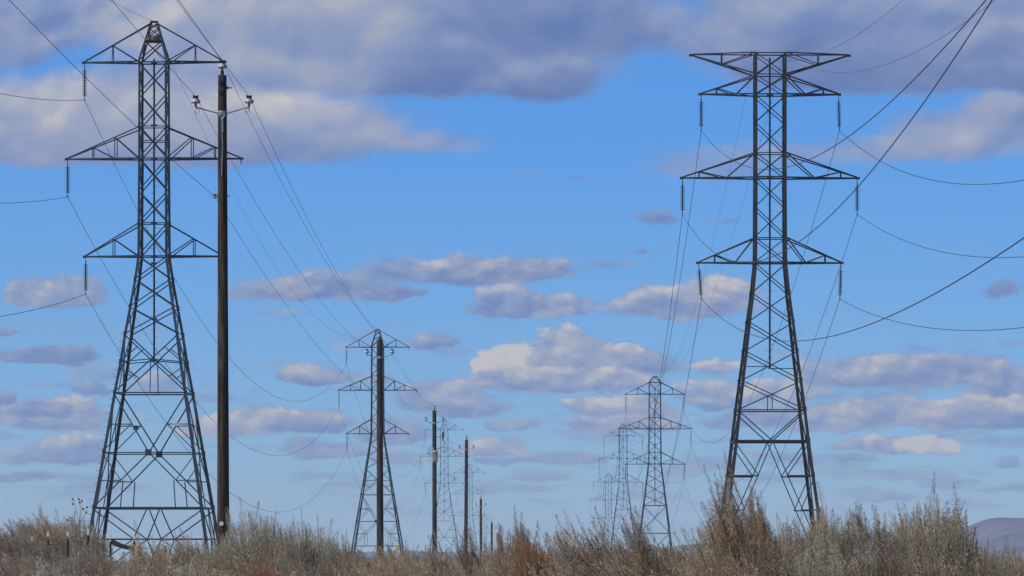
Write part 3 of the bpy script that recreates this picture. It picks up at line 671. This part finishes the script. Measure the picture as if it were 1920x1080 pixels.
wire('shield_wire', [span(Vector((pk_[0].x - 3.2, -80, pk_[0].z)), pk_[0], 7, 60), span(pk_[0], pk_[1], 7.2, 60), span(pk_[1], pk_[2], 8), span(pk_[2], pk_[3], 4), span(pk_[3], pk_[4], 6)], .009,
     'fine earth wire joining the peaks of the pointed towers', 'power line', gL)
SR = {('top', -1): 12.6, ('top', 1): 13.5, ('mid', -1): 14.4, ('mid', 1): 10.9, ('bottom', -1): 8.8, ('bottom', 1): 8.2}
for k in ('top', 'mid', 'bottom'):
    for sd in (-1, 1):
        p1 = wpt(B1, hangB[(k, sd)]); p2, p3, p4 = [wpt(o, hangC[(k, sd)]) for o in (C2, C3, C4)]
        p0 = Vector((p1.x, -70, p1.z + (9.8 if (k, sd) == ('mid', -1) else 0)))
        wire('power_line', [span(p0, p1, SR[(k, sd)], 70), span(p1, p2, 10.4, 60), span(p2, p3, 9), span(p3, p4, 7)], .016,
             f"dark sagging wire hung from the {LBL[k]} {'left' if sd < 0 else 'right'} arm of the dark flat headed tower", 'power line', gR)
pc = [wpt(o, peakC) for o in (C2, C3, C4)]
for sx, dx, S in ((.86, .2, 12.5), (-.98, -.2, 11.1)):
    h = wpt(B1, (sx * TB.hw(100), 0, TB.z(104)))
    ch = [span(Vector((h.x, -70, h.z)), h, S, 70), span(h, pc[0] + Vector((dx, 0, 0)), 6, 50), span(pc[0] + Vector((dx, 0, 0)), pc[1] + Vector((dx, 0, 0)), 7), span(pc[1] + Vector((dx, 0, 0)), pc[2] + Vector((dx, 0, 0)), 5)]
    wire('shield_wire', ch, .008, f"fine earth wire from the {'right' if sx > 0 else 'left'} post of the dark tower's flat head", 'power line', gR)
def ppt(o, p):
    return Matrix.Translation(o.location) @ Matrix.Rotation(o.rotation_euler.y, 4, 'Y') @ Vector((p[0] * o.scale[0], p[1], p[2]))
PL = [P1, P2, P3, P4, P5, P6]
for nm, p, lab in (('top', (0, -.03, 12.83), 'thin wire running over the middle top insulators of the wooden poles'), ('left', (-.61, -.02, 12.03), 'thin wire running over the left insulators of the wooden poles'),
                   ('right', (.61, -.02, 12.03), 'thin wire running over the right insulators of the wooden poles'), ('neutral', (-.19, -.02, 9.75), 'thin neutral wire clipped low on the left of the wooden poles')):
    pts = [ppt(o, p) for o in PL]
    p0 = Vector((pts[0].x + (-.35 if nm != 'x' else 0), -20, pts[0].z))
    ch = [span(p0, pts[0], .75, 40)]
    for a, b_ in zip(pts[:-1], pts[1:]): ch.append(span(a, b_, .8 * ((b_.y - a.y) / 150) ** 2, 30))
    wire('power_line', ch, .0055 if nm != 'neutral' else .005, lab, 'power line', gD)
wire('power_line', [span(pt(-700, 890, 960), pt(520, 904, 960), 1.5, 30), span(pt(520, 904, 960), pt(1750, 874, 960), 1.8, 40)], .008, 'faint level wire crossing the picture far behind the towers', 'power line')

# ------------------------------------------------------------------ fence, board and stakes behind the brush
fence = empty('wire_fence', (-8.2, 103, 0))
tag(fence, 'thin steel post fence with white tipped posts in the brush below the left tower', 'fence')
fp = [(0, 1014, 92), (60, 1006, 95), (90, 998, 97), (127, 997, 99), (165, 990, 101), (207, 1003, 105), (251, 1004, 108), (310, 1012, 113), (372, 1020, 120)]
tops = []
for (x, y, d) in fp:
    p = pt(x, y, d) - fence.location; b = MB(); z0 = ground_z(p.x + fence.location.x, d) - .3
    b.prism((p.x, p.y, z0), (p.x, p.y, p.z - .12), [(-.02, -.02), (.02, -.02), (.02, -.008), (.006, -.008), (.006, .025), (-.006, .025), (-.006, -.008), (-.02, -.008)], (0, 1, 0))
    po = b.build('post', POSTM, fence)
    c = MB(); hh = .13 if x == 165 else .07
    c.prism((p.x, p.y, p.z - hh), (p.x, p.y, p.z), [(-.019, -.019), (.019, -.019), (.019, .022), (-.019, .022)], (0, 1, 0)); c.build('white_tip', WHITE, po)
    tops.append(p)
for dz in (-.2, -.5, -.85):
    b = MB()
    for p, q_ in zip(tops[:-1], tops[1:]): b.tube([p + Vector((0, -.03, dz)), (p + q_) / 2 + Vector((0, -.03, dz - .02)), q_ + Vector((0, -.03, dz))], .0035, 5)
    b.build('wire', POSTM, fence)
# sagging board lashed between two of the posts
a, c_ = pt(209, 1015, 104.9), pt(252, 1029, 107.9); b = MB(); n = 14; vs = []; fs = []
for i in range(n + 1):
    t = i / n; p = a.lerp(c_, t) + Vector((0, -.06, -.022 * 4 * t * (1 - t)))
    th = .042 + .012 * math.sin(t * 7); hh = .046 + .006 * math.sin(t * 5 + 1)
    vs += [p + Vector((0, -th, -hh)), p + Vector((0, th, -hh)), p + Vector((0, th, hh)), p + Vector((0, -th, hh))]
for i in range(n):
    for k in range(4): fs.append((i * 4 + k, i * 4 + (k + 1) % 4, i * 4 + 4 + (k + 1) % 4, i * 4 + 4 + k))
fs += [(3, 2, 1, 0), tuple(n * 4 + k for k in range(4))]; b.add(vs, fs)
tag(b.build('board', PLANK), 'brown weathered board sagging between two fence posts under the left tower', 'board')
def stake(x, y, d, w, hgt, cap, capm, label):
    root = empty('marker_stake', (pt(x, y, d).x, d, 0)); z = pt(x, y, d).z
    b = MB(); b.prism((0, 0, ground_z(root.location.x, d) - .2), (0, 0, z - cap), [(-w, -w * .4), (w, -w * .4), (w, w * .4), (-w, w * .4)], (0, 1, 0)); b.build('post', WHITE, root)
    b = MB(); b.prism((0, 0, z - cap), (0, 0, z), [(-w * 1.2, -w * .6), (w * 1.2, -w * .6), (w * 1.2, w * .6), (-w * 1.2, w * .6)], (0, 1, 0), [(-w * .9, -w * .4), (w * .9, -w * .4), (w * .9, w * .4), (-w * .9, w * .4)]); b.build('cap', capm, root)
    tag(root, label, 'stake')
stake(831, 1042, 58, .014, .5, .03, WHITE, 'thin white marker stake among the brush below the transformer pole')
stake(746, 1022, 120, .03, .5, .09, YELL, 'short stake with a yellow cap at the foot of the second wooden pole')

# ------------------------------------------------------------------ brush
def brush_mat(name, gain=1.):
    m = bpy.data.materials.new(name); m.use_nodes = True; t = m.node_tree; b = t.nodes['Principled BSDF']
    at = NN(t, 'ShaderNodeAttribute', attribute_name='tint')
    oi = NN(t, 'ShaderNodeObjectInfo')
    hs = NN(t, 'ShaderNodeHueSaturation')
    t.links.new(at.outputs['Color'], hs.inputs['Color'])
    t.links.new(SMOOTH(t, oi.outputs['Random'], 0, 1, .8, 1.22), hs.inputs['Value'])
    t.links.new(M(t, 'ADD', .49, M(t, 'MULTIPLY', oi.outputs['Random'], .02)), hs.inputs['Hue'])
    n = NOISE(t, NN(t, 'ShaderNodeTexCoord').outputs['Object'], 14, 3)
    t.links.new(MIXC(t, SMOOTH(t, n.outputs[0], .35, .65), hs.outputs[0], MIXC(t, .25, hs.outputs[0], (.16, .13, .095, 1))), b.inputs['Base Color'])
    b.inputs['Roughness'].default_value = .9; b.inputs['Specular IOR Level'].default_value = .05
    tl = NN(t, 'ShaderNodeBsdfTranslucent'); t.links.new(b.inputs['Base Color'].links[0].from_socket, tl.inputs['Color'])
    mx = NN(t, 'ShaderNodeMixShader'); mx.inputs[0].default_value = .5
    t.links.new(b.outputs[0], mx.inputs[1]); t.links.new(tl.outputs[0], mx.inputs[2]); t.links.new(mx.outputs[0], t.nodes['Material Output'].inputs['Surface'])
    return m
LEAF = brush_mat('dry_sage_leaf'); SEED = brush_mat('dry_seed_plume'); STEM = brush_mat('grey_sage_stem')
GREY = np.array((0.500, 0.435, 0.325)); OLIVE = np.array((0.410, 0.365, 0.225)); TAN = np.array((0.620, 0.460, 0.300)); RUST = np.array((0.538, 0.256, 0.102)); BROWN = np.array((0.435, 0.288, 0.179)); PALE = np.array((0.620, 0.589, 0.474)); BARK = np.array((.11, .085, .066)); GBARK = np.array((.31, .275, .23))

class Quads:
    def __init__(s): s.v = []; s.c = []; s.n = 0
    def leaves(s, base, axis, side, L, W, col):
        """pointed leaf-sized faces, arrays of n"""
        a = base; m1 = base + axis * (L * .55)[:, None] + side * (W * .5)[:, None]; tip = base + axis * L[:, None]; m2 = base + axis * (L * .55)[:, None] - side * (W * .5)[:, None]
        s.v.append(np.stack([a, m1, tip, m2], 1).reshape(-1, 3)); s.c.append(np.repeat(col, 4, 0)); s.n += len(base)
    def mesh(s, name, m):
        v = np.concatenate(s.v).astype(np.float32); c = np.concatenate(s.c)
        me = bpy.data.meshes.new(name); nv = len(v); nf = nv // 4
        me.vertices.add(nv); me.vertices.foreach_set('co', v.ravel())
        me.loops.add(nv); me.loops.foreach_set('vertex_index', np.arange(nv, dtype=np.int32))
        me.polygons.add(nf); me.polygons.foreach_set('loop_start', np.arange(nf, dtype=np.int32) * 4)
        me.update(calc_edges=True)
        at = me.color_attributes.new('tint', 'FLOAT_COLOR', 'POINT')
        at.data.foreach_set('color', np.concatenate([c, np.ones((nv, 1))], 1).astype(np.float32).ravel())
        me.materials.append(m); return me
class Twigs(Quads):
    def path(s, pts, r0, r1, col):
        """three sided tapering twig"""
        n = len(pts); rr = np.linspace(r0, r1, n)
        d = np.gradient(pts, axis=0); d /= np.linalg.norm(d, axis=1)[:, None] + 1e-9
        u_ = np.cross(d, np.array((.3, .9, .1))); u_ /= np.linalg.norm(u_, axis=1)[:, None] + 1e-9; w_ = np.cross(d, u_)
        ring = [pts + (u_ * math.cos(a) + w_ * math.sin(a)) * rr[:, None] for a in (0, 2.094, 4.189)]
        for k in range(3):
            A, B = ring[k], ring[(k + 1) % 3]
            q4 = np.stack([A[:-1], B[:-1], B[1:], A[1:]], 1).reshape(-1, 3)
            s.v.append(q4); s.c.append(np.tile(col, (len(q4), 1))); s.n += n - 1
def unit(v): return v / (np.linalg.norm(v, axis=-1, keepdims=True) + 1e-9)

def make_bush(seed, H=1.7, Rd=.55, n_plume=120, plume_len=(.2, .36), lean=(0, 0), cols=((GREY, .5), (OLIVE, .2), (TAN, .2), (RUST, .1)), top_cols=None, plume_w=.028, leaf=(.012, .026), spire=0., fill=2600, flat=.55, bare=.12, cone=False):
    rg = np.random.default_rng(seed)
    leafq, seedq, tw = Quads(), Quads(), Twigs()
    lean3 = np.array((lean[0], lean[1], 0.))
    # woody stems from the root crown
    for i in range(16):
        a = rg.uniform(0, 6.283); r = Rd * rg.uniform(.2, .85); t = np.linspace(0, 1, 9)[:, None]
        end = np.array((r * math.cos(a), r * math.sin(a), H * rg.uniform(.6, .84)))
        mid = np.array((end[0] * .35, end[1] * .35, end[2] * .5)) + rg.normal(0, .05, 3)
        p = (1 - t) ** 2 * np.array((0, 0, -.1)) + 2 * t * (1 - t) * mid + t ** 2 * end + rg.normal(0, .008, (9, 3)) + lean3 * (t ** 2) * .4
        tw.path(p, rg.uniform(.012, .02), .004, BARK * rg.uniform(.7, 1.5))
    names = [c for c, _ in cols]; wts = np.array([w for _, w in cols]); wts /= wts.sum()
    for i in range(n_plume):
        a = rg.uniform(0, 6.283); rr = Rd * (rg.random() ** .85 if cone else math.sqrt(rg.random()))
        dome = math.sqrt(max(0, 1 - (rr / Rd) ** 2)) if not cone else max(0, 1 - rr / Rd) ** .9
        z1 = H * (flat + (1 - flat) * dome * (rg.uniform(.66, 1.0) if cone else rg.uniform(.5, 1.0)))
        if rg.random() < spire: z1 += rg.uniform(.05, .16)
        L = rg.uniform(*plume_len)
        out = np.array((math.cos(a) * rr / Rd, math.sin(a) * rr / Rd, 0))
        tip = np.array((math.cos(a) * rr, math.sin(a) * rr, z1)) + lean3 * rg.uniform(.7, 1.3)
        d0 = unit(np.array((0, 0, 1.)) + out * rg.uniform(.15, .6) + rg.normal(0, .15, 3) + lean3 * 1.35)
        hook = rg.normal(0, .05, 3) + lean3 * .35; hook[2] -= abs(rg.normal(0, .02))
        full = L * 1.9
        t = np.linspace(0, 1, 7)[:, None]
        p = tip - d0 * full * (1 - t) + hook * (t ** 2) * (L / .3)
        base_c = names[rg.choice(len(names), p=wts)]
        tw.path(p, .0045, .0015, (GBARK if rg.random() < .65 else BARK) * rg.uniform(.7, 1.35))
        head = top_cols is not None and rg.random() < .75
        tcol = top_cols[rg.integers(len(top_cols))] if head else base_c
        bare_t = rg.random() < bare
        n = int((230 if not bare_t else 34) * (L / .28) * rg.uniform(.8, 1.2))
        s_ = rg.uniform(.28, 1.0, n)
        k = s_ * 6; i0 = np.minimum(k.astype(int), 5); fr = (k - i0)[:, None]
        c = p[i0] * (1 - fr) + p[i0 + 1] * fr
        w = plume_w * np.sin(np.clip((s_ - .25) / .75, 0, 1) ** .8 * 2.75 + .2) * rg.uniform(.7, 1.3)
        th = rg.uniform(0, 6.283, n)
        off = np.stack([np.cos(th), np.sin(th), rg.normal(0, .3, n)], 1)
        base = c + off * (w * np.sqrt(rg.random(n)))[:, None]
        ax = unit(d0 * 1.25 + off * .7 + rg.normal(0, .25, (n, 3)))
        sd = unit(np.cross(ax, rg.normal(0, 1, (n, 3))))
        LL = rg.uniform(leaf[0], leaf[1], n) * .8; WW = LL * rg.uniform(.2, .32, n)
        mixk = np.clip((s_ - .45) / .3, 0, 1)[:, None]
        col = (base_c * (1 - mixk) + tcol * mixk) * rg.uniform(.88, 1.12, (n, 1)) * rg.uniform(.62, 1.2)
        up_ = s_ > .55
        if head and up_.any() and (~up_).any():
            seedq.leaves(base[up_], ax[up_], sd[up_], LL[up_], WW[up_] * 1.15, col[up_]); q_ = ~up_
            leafq.leaves(base[q_], ax[q_], sd[q_], LL[q_], WW[q_], col[q_])
        else: leafq.leaves(base, ax, sd, LL, WW, col)
    # leafy interior
    n = fill
    a = rg.uniform(0, 6.283, n); rr = Rd * np.sqrt(rg.random(n)) * .95; dome = np.sqrt(np.maximum(0, 1 - (rr / Rd) ** 2)) if not cone else np.maximum(0, 1 - rr / Rd)
    z = H * (.35 + (flat - .35 + (1 - flat) * dome * .8) * np.sqrt(rg.random(n)))
    base = np.stack([np.cos(a) * rr, np.sin(a) * rr, z], 1) + lean3 * ((z / H) ** 2)[:, None] * .8
    ax = unit(np.stack([np.cos(a) * .5, np.sin(a) * .5, np.ones(n)], 1) + rg.normal(0, .45, (n, 3)) + lean3)
    sd = unit(np.cross(ax, rg.normal(0, 1, (n, 3)))); LL = rg.uniform(.02, .045, n)
    cc_ = np.stack([names[j] for j in rg.choice(len(names), n, p=wts)]) * rg.uniform(.55, 1.25, (n, 1))
    leafq.leaves(base, ax, sd, LL, LL * rg.uniform(.2, .34, n), cc_)
    return (tw.mesh('stems', STEM), leafq.mesh('foliage', LEAF), seedq.mesh('seed_plumes', SEED) if seedq.n else None)

GREYMIX = ((GREY, .55), (OLIVE, .25), (PALE, .12), (TAN, .08))
TANMIX = ((GREY, .42), (TAN, .28), (OLIVE, .16), (BROWN, .14))
BROWNMIX = ((GREY, .34), (BROWN, .24), (TAN, .22), (OLIVE, .12), (RUST, .08))
V = {}
for i in range(3): V['grey', i] = make_bush(10 + i, 1.7, .58, 260, (.14, .28), (-.08, 0), GREYMIX, None, .034, (.012, .026), .2, 4200, .68, .06)
for i in range(3): V['tan', i] = make_bush(20 + i, 1.7, .56, 240, (.16, .32), (-.12, 0), TANMIX, (TAN, BROWN), .038, (.012, .026), .25, 4000, .68, .06)
for i in range(3): V['plume', i] = make_bush(30 + i, 1.75, .5, 190, (.2, .38), (-.12, 0), TANMIX, (TAN, BROWN, TAN), .056, (.012, .028), .35, 3600, .64, .05, True)
for i in range(3): V['windy', i] = make_bush(40 + i, 1.7, .55, 210, (.22, .42), (-.33, 0), BROWNMIX, (TAN, BROWN, PALE), .048, (.012, .028), .3, 3600, .62, .06, True)
V['rust', 0] = make_bush(50, 1.65, .34, 110, (.16, .3), (-.08, 0), ((RUST, .6), (BROWN, .25), (TAN, .15)), (RUST, BROWN), .036, (.012, .026), .3, 1800, .7, .05)
V['wispy', 0] = make_bush(60, 1.8, .42, 60, (.3, .5), (-.08, 0), TANMIX, (BROWN, PALE), .02, (.010, .02), .5, 1400, .55, .5)
V['wispy', 1] = make_bush(61, 1.8, .42, 60, (.3, .5), (-.30, 0), BROWNMIX, (BROWN, TAN), .022, (.010, .02), .5, 1400, .55, .4)
V['spire', 0] = make_bush(70, 1.8, .26, 70, (.22, .42), (-.01, 0), TANMIX, (TAN, BROWN, OLIVE), .062, (.012, .028), .3, 1600, .60, .04, True)
V['spire', 1] = make_bush(71, 1.8, .26, 64, (.22, .42), (-.10, 0), TANMIX, (TAN, BROWN), .062, (.012, .028), .3, 1600, .60, .04, True)
BASE_H = {'grey': 1.7, 'tan': 1.7, 'plume': 1.78, 'windy': 1.7, 'rust': 1.66, 'wispy': 1.9, 'spire': 1.85}
VR = {'grey': .58, 'tan': .56, 'plume': .5, 'windy': .55, 'rust': .34, 'wispy': .42, 'spire': .26}
brng = random.Random(11)
def bush(x, ytop, d, kind, i, wpx=None, label=None, group='sagebrush along the bottom of the view', rz=None, cat='bush', name='sagebrush'):
    p = pt(x, ytop, d); gz = ground_z(p.x, d)
    o = empty(name, (p.x, d, gz), 0)
    sz = (p.z - gz) / BASE_H[kind]; sxy = (wpx / 2 * d / F) / VR[kind] if wpx else sz * brng.uniform(.85, 1.15)
    o.scale = (sxy, sxy, sz)
    if i is None: i = brng.randrange(len([k for k in V if k[0] == kind]))
    o.rotation_euler = (0, 0, rz if rz is not None else brng.uniform(-.6, .6))
    for nm, me in zip(('stems', 'foliage', 'seed_plumes'), V[kind, i]):
        if me is None: continue
        c = bpy.data.objects.new(nm, me); COL.objects.link(c); c.parent = o
    tag(o, label, cat, group)
    return o
# x, top row, distance, kind, variant, width px, label
MAIN = [
 (22, 986, 90, 'grey', 0, 190, 'grey sagebrush at the far left edge with a rounded twiggy top'),
 (78, 968, 118, 'tan', 0, 150, 'buff tipped sagebrush rising second from the left edge'),
 (135, 968, 120, 'grey', 1, 170, 'tall twiggy sagebrush just left of the pointed tower legs'),
 (172, 1020, 44, 'grey', 2, 160, 'dark green grey sagebrush hiding the foot of the left tower leg'),
 (275, 984, 60, 'spire', 1, 67, 'slim seed spire in the gap under the pointed tower'),
 (303, 976, 60, 'spire', 0, 81, 'taller rusty seed spire under the middle of the pointed tower'),
 (362, 1000, 52, 'tan', 1, 110, 'tan tipped sagebrush left of the nearest wooden pole'),
 (398, 1008, 46, 'grey', 0, 100, 'grey sagebrush covering the foot of the nearest wooden pole on its left'),
 (473, 958, 46, 'grey', 1, 143, 'large leafy grey green sagebrush right of the nearest wooden pole'),
 (512, 964, 48, 'grey', 2, 99, 'upright grey sagebrush second right of the nearest wooden pole'),
 (563, 968, 47, 'grey', 0, 104, 'pale leafy sagebrush standing under the sagging wire loops'),
 (608, 988, 50, 'grey', 1, 110, 'thin topped grey sagebrush midway between the first two wooden poles'),
 (655, 1010, 52, 'tan', 2, 90, 'small pale sagebrush at the left leg of the tower behind the second pole'),
 (752, 978, 48, 'wispy', 1, 60, 'wispy seed stalk at the right leg of the tower behind the second pole'),
 (775, 990, 50, 'wispy', 0, 70, 'loose dry stalks between the second pole and the transformer pole'),
 (850, 1004, 52, 'windy', 0, 110, 'wind bent tan brush at the foot of the transformer pole'),
 (905, 996, 50, 'windy', 1, 110, 'feathery brown brush at the foot of the two smallest poles'),
 (950, 978, 47, 'plume', 0, 99, 'brown plumed sagebrush just right of the smallest pole'),
 (985, 958, 46, 'plume', 1, 88, 'dark rusty pointed brush rising highest near the middle of the picture'),
 (1018, 976, 48, 'windy', 2, 110, 'brown wind bent brush next right of the rusty pointed brush'),
 (1062, 962, 52, 'wispy', 0, 110, 'very thin bare stems sticking up left of the far right-line towers'),
 (1112, 966, 45, 'windy', 0, 165, 'tan wind swept brush in front of the faint far right-line towers'),
 (1165, 982, 48, 'windy', 1, 143, 'tan wind swept brush below the faint overlapped tower'),
 (1228, 944, 44, 'windy', 2, 132, 'tall wind swept plume in front of the mid sized two sided tower'),
 (1285, 978, 46, 'wispy', 1, 110, 'dry curling stalks right of the mid sized two sided tower'),
 (1345, 998, 44, 'windy', 0, 165, 'low brown brush left of the dark tower foot'),
 (1400, 892, 40, 'windy', 1, 150, 'tallest wind bent plumed brush in front of the dark tower left leg'),
 (1442, 922, 41, 'plume', 2, 110, 'reddish drooping plumes just right of the tallest wind bent brush'),
 (1495, 968, 44, 'grey', 2, 150, 'rounded grey sagebrush between the legs of the dark tower'),
 (1535, 956, 42, 'spire', 0, 94, 'narrow tan spire in front of the dark tower right leg'),
 (1566, 918, 42, 'spire', 1, 94, 'tall slim tan spire just right of the dark tower'),
 (1592, 930, 43, 'spire', 0, 81, 'second slim tan spire right of the dark tower'),
 (1625, 936, 42, 'plume', 0, 99, 'full rusty plume brush right of the slim spires'),
 (1668, 960, 44, 'plume', 1, 110, 'low tan plume brush in the middle of the right thicket'),
 (1706, 944, 43, 'plume', 2, 99, 'brown brush with a side plume right of the middle of the thicket'),
 (1750, 938, 42, 'tan', 0, 121, 'olive tan sagebrush left of the tallest right hand spire'),
 (1790, 898, 42, 'spire', 0, 121, 'tallest forked olive spire at the right before the hill'),
 (1812, 919, 43, 'spire', 1, 81, 'short spire leaning on the tallest right hand one'),
 (1850, 1026, 43, 'grey', 1, 110, 'low olive sagebrush under the lavender hill'),
 (1903, 980, 48, 'wispy', 0, 60, 'lone thin seed stalk before the hill at the right edge'),
 (1925, 1036, 42, 'tan', 1, 110, 'low tan brush in the bottom right corner'),
 (1428, 930, 41, 'windy', 2, 90, 'dense tan plume mass right against the tallest wind bent brush'),
 (1456, 946, 42, 'windy', 0, 90, 'drooping tan plume at the right side of the tallest wind bent brush'),
 (1550, 945, 43, 'plume', 1, 100, 'rusty plume brush filling the gap at the dark tower right leg'),
 (1608, 950, 44, 'plume', 0, 90, 'tan plume brush standing behind the two slim spires'),
 (1728, 965, 43, 'plume', 2, 100, 'tan plume brush just left of the olive tan one in the right thicket'),
 (1712, 966, 40, 'grey', 2, 170, 'grey leafy sagebrush between the rusty plume brush and the olive tan one'),
 (1372, 950, 41, 'windy', 0, 110, 'feathery brush leaning on the left of the tallest wind bent plumes'),
 (1420, 906, 42, 'plume', 0, 90, 'slender plume cluster just behind the tallest wind bent brush'),
 (1650, 966, 39, 'grey', 0, 190, 'broad leafy grey sagebrush low in the middle of the right thicket'),
 (1770, 956, 40, 'grey', 1, 170, 'leafy olive grey sagebrush at the foot of the tallest right hand spire'),
 (1580, 966, 39, 'grey', 2, 170, 'grey leafy sagebrush under the two slim tan spires'),
 (505, 1040, 36, 'rust', 0, 100, 'orange brown dead brush low under the leafy grey sagebrush'),
 (628, 1062, 36, 'rust', 0, 50, 'small orange brown dead tuft at the bottom edge left of the second pole'),
 (1004, 998, 40, 'rust', 0, 110, 'rust coloured dead brush low in the middle of the picture'),
 (300, 1058, 36, 'rust', 0, 50, 'orange brown dead tuft at the bottom edge under the pointed tower'),
]
for m_ in MAIN: bush(*m_)
kinds = ['grey'] * 5 + ['tan'] * 4 + ['plume'] * 2 + ['windy'] * 3
for (d, y0, n) in ((37, 1054, 20), (44, 1046, 22), (52, 1038, 24), (62, 1034, 26), (75, 1034, 26), (90, 1038, 24)):
    for j in range(n):
        x = -90 + 2100 * (j + brng.uniform(.1, .9)) / n
        y = y0 + brng.uniform(-9, 10)
        if 185 < x < 275: y = max(y, 1048)
        if x > 1100: y -= 12
        if 1380 < x < 1850: y -= 16
        if x > 1838: y = max(y, 1044)
        if x < 180 and d < 95: y = max(y, 1026)
        k = brng.choice(kinds)
        if x < 700 and k in ('windy', 'plume') and brng.random() < .7: k = 'grey'
        if x > 860 and x < 1350 and k == 'grey' and brng.random() < .6: k = 'windy'
        bush(x, y, d, k, None, None, 'grey tan sagebrush in the dense low thicket along the bottom edge', 'sagebrush filling the low thicket')

# tall dead weed with round seed heads left of the pointed tower
weed = empty('dry_weed', (pt(148, 1000, 52).x, 52, 0)); tag(weed, 'thin dead weed with dark round seed heads beside the left tower leg', 'weed')
wr = random.Random(5)
heads = [(136, 936), (136, 945), (149, 942), (147, 936), (153, 939), (155, 954), (164, 951), (162, 961), (198, 998), (195, 1007), (125, 975), (18, 972)]
STK = mat('dead_stalk', (.26, .2, .14), .9, second=(.16, .12, .08)); HDM = mat('dark_seed_head', (.06, .045, .035), .9, second=(.1, .07, .05))
b = MB()
root = pt(150, 1075, 52) - weed.location; root.z = 0
fork = pt(148, 985, 52) - weed.location
b.tube([root, root.lerp(fork, .5) + Vector((.01, 0, 0)), fork], .005, 5)
for (hx, hy) in heads[:11]:
    e = pt(hx, hy, 52) - weed.location + Vector((0, wr.uniform(-.06, .06), 0)); mid_ = fork.lerp(e, .55) + Vector((.012, 0, .01))
    b.tube([fork, mid_, e], .0015, 4); hb = MB(); hb.lathe([(.003, -.010), (.009, -.005), (.010, .003), (.006, .008), (.002, .011)], 7, e); hb.build('seed_head', HDM, weed)
b.build('stalk', STK, weed)

# ------------------------------------------------------------------ air
hz = MB(); hz.box((0, 4000, 45), 19000, 10400, 122)
hm = bpy.data.materials.new('haze_air'); hm.use_nodes = True; t = hm.node_tree; t.nodes.clear()
vo = NN(t, 'ShaderNodeVolumePrincipled'); vo.inputs['Color'].default_value = (.68, .83, 1., 1); vo.inputs['Density'].default_value = 1.2e-4; vo.inputs['Anisotropy'].default_value = .0
t.links.new(vo.outputs[0], NN(t, 'ShaderNodeOutputMaterial').inputs['Volume'])
HAZE_ON = True
if HAZE_ON:
    tag(hz.build('haze', hm), 'thin blue haze filling the distance', None, None, 'stuff')
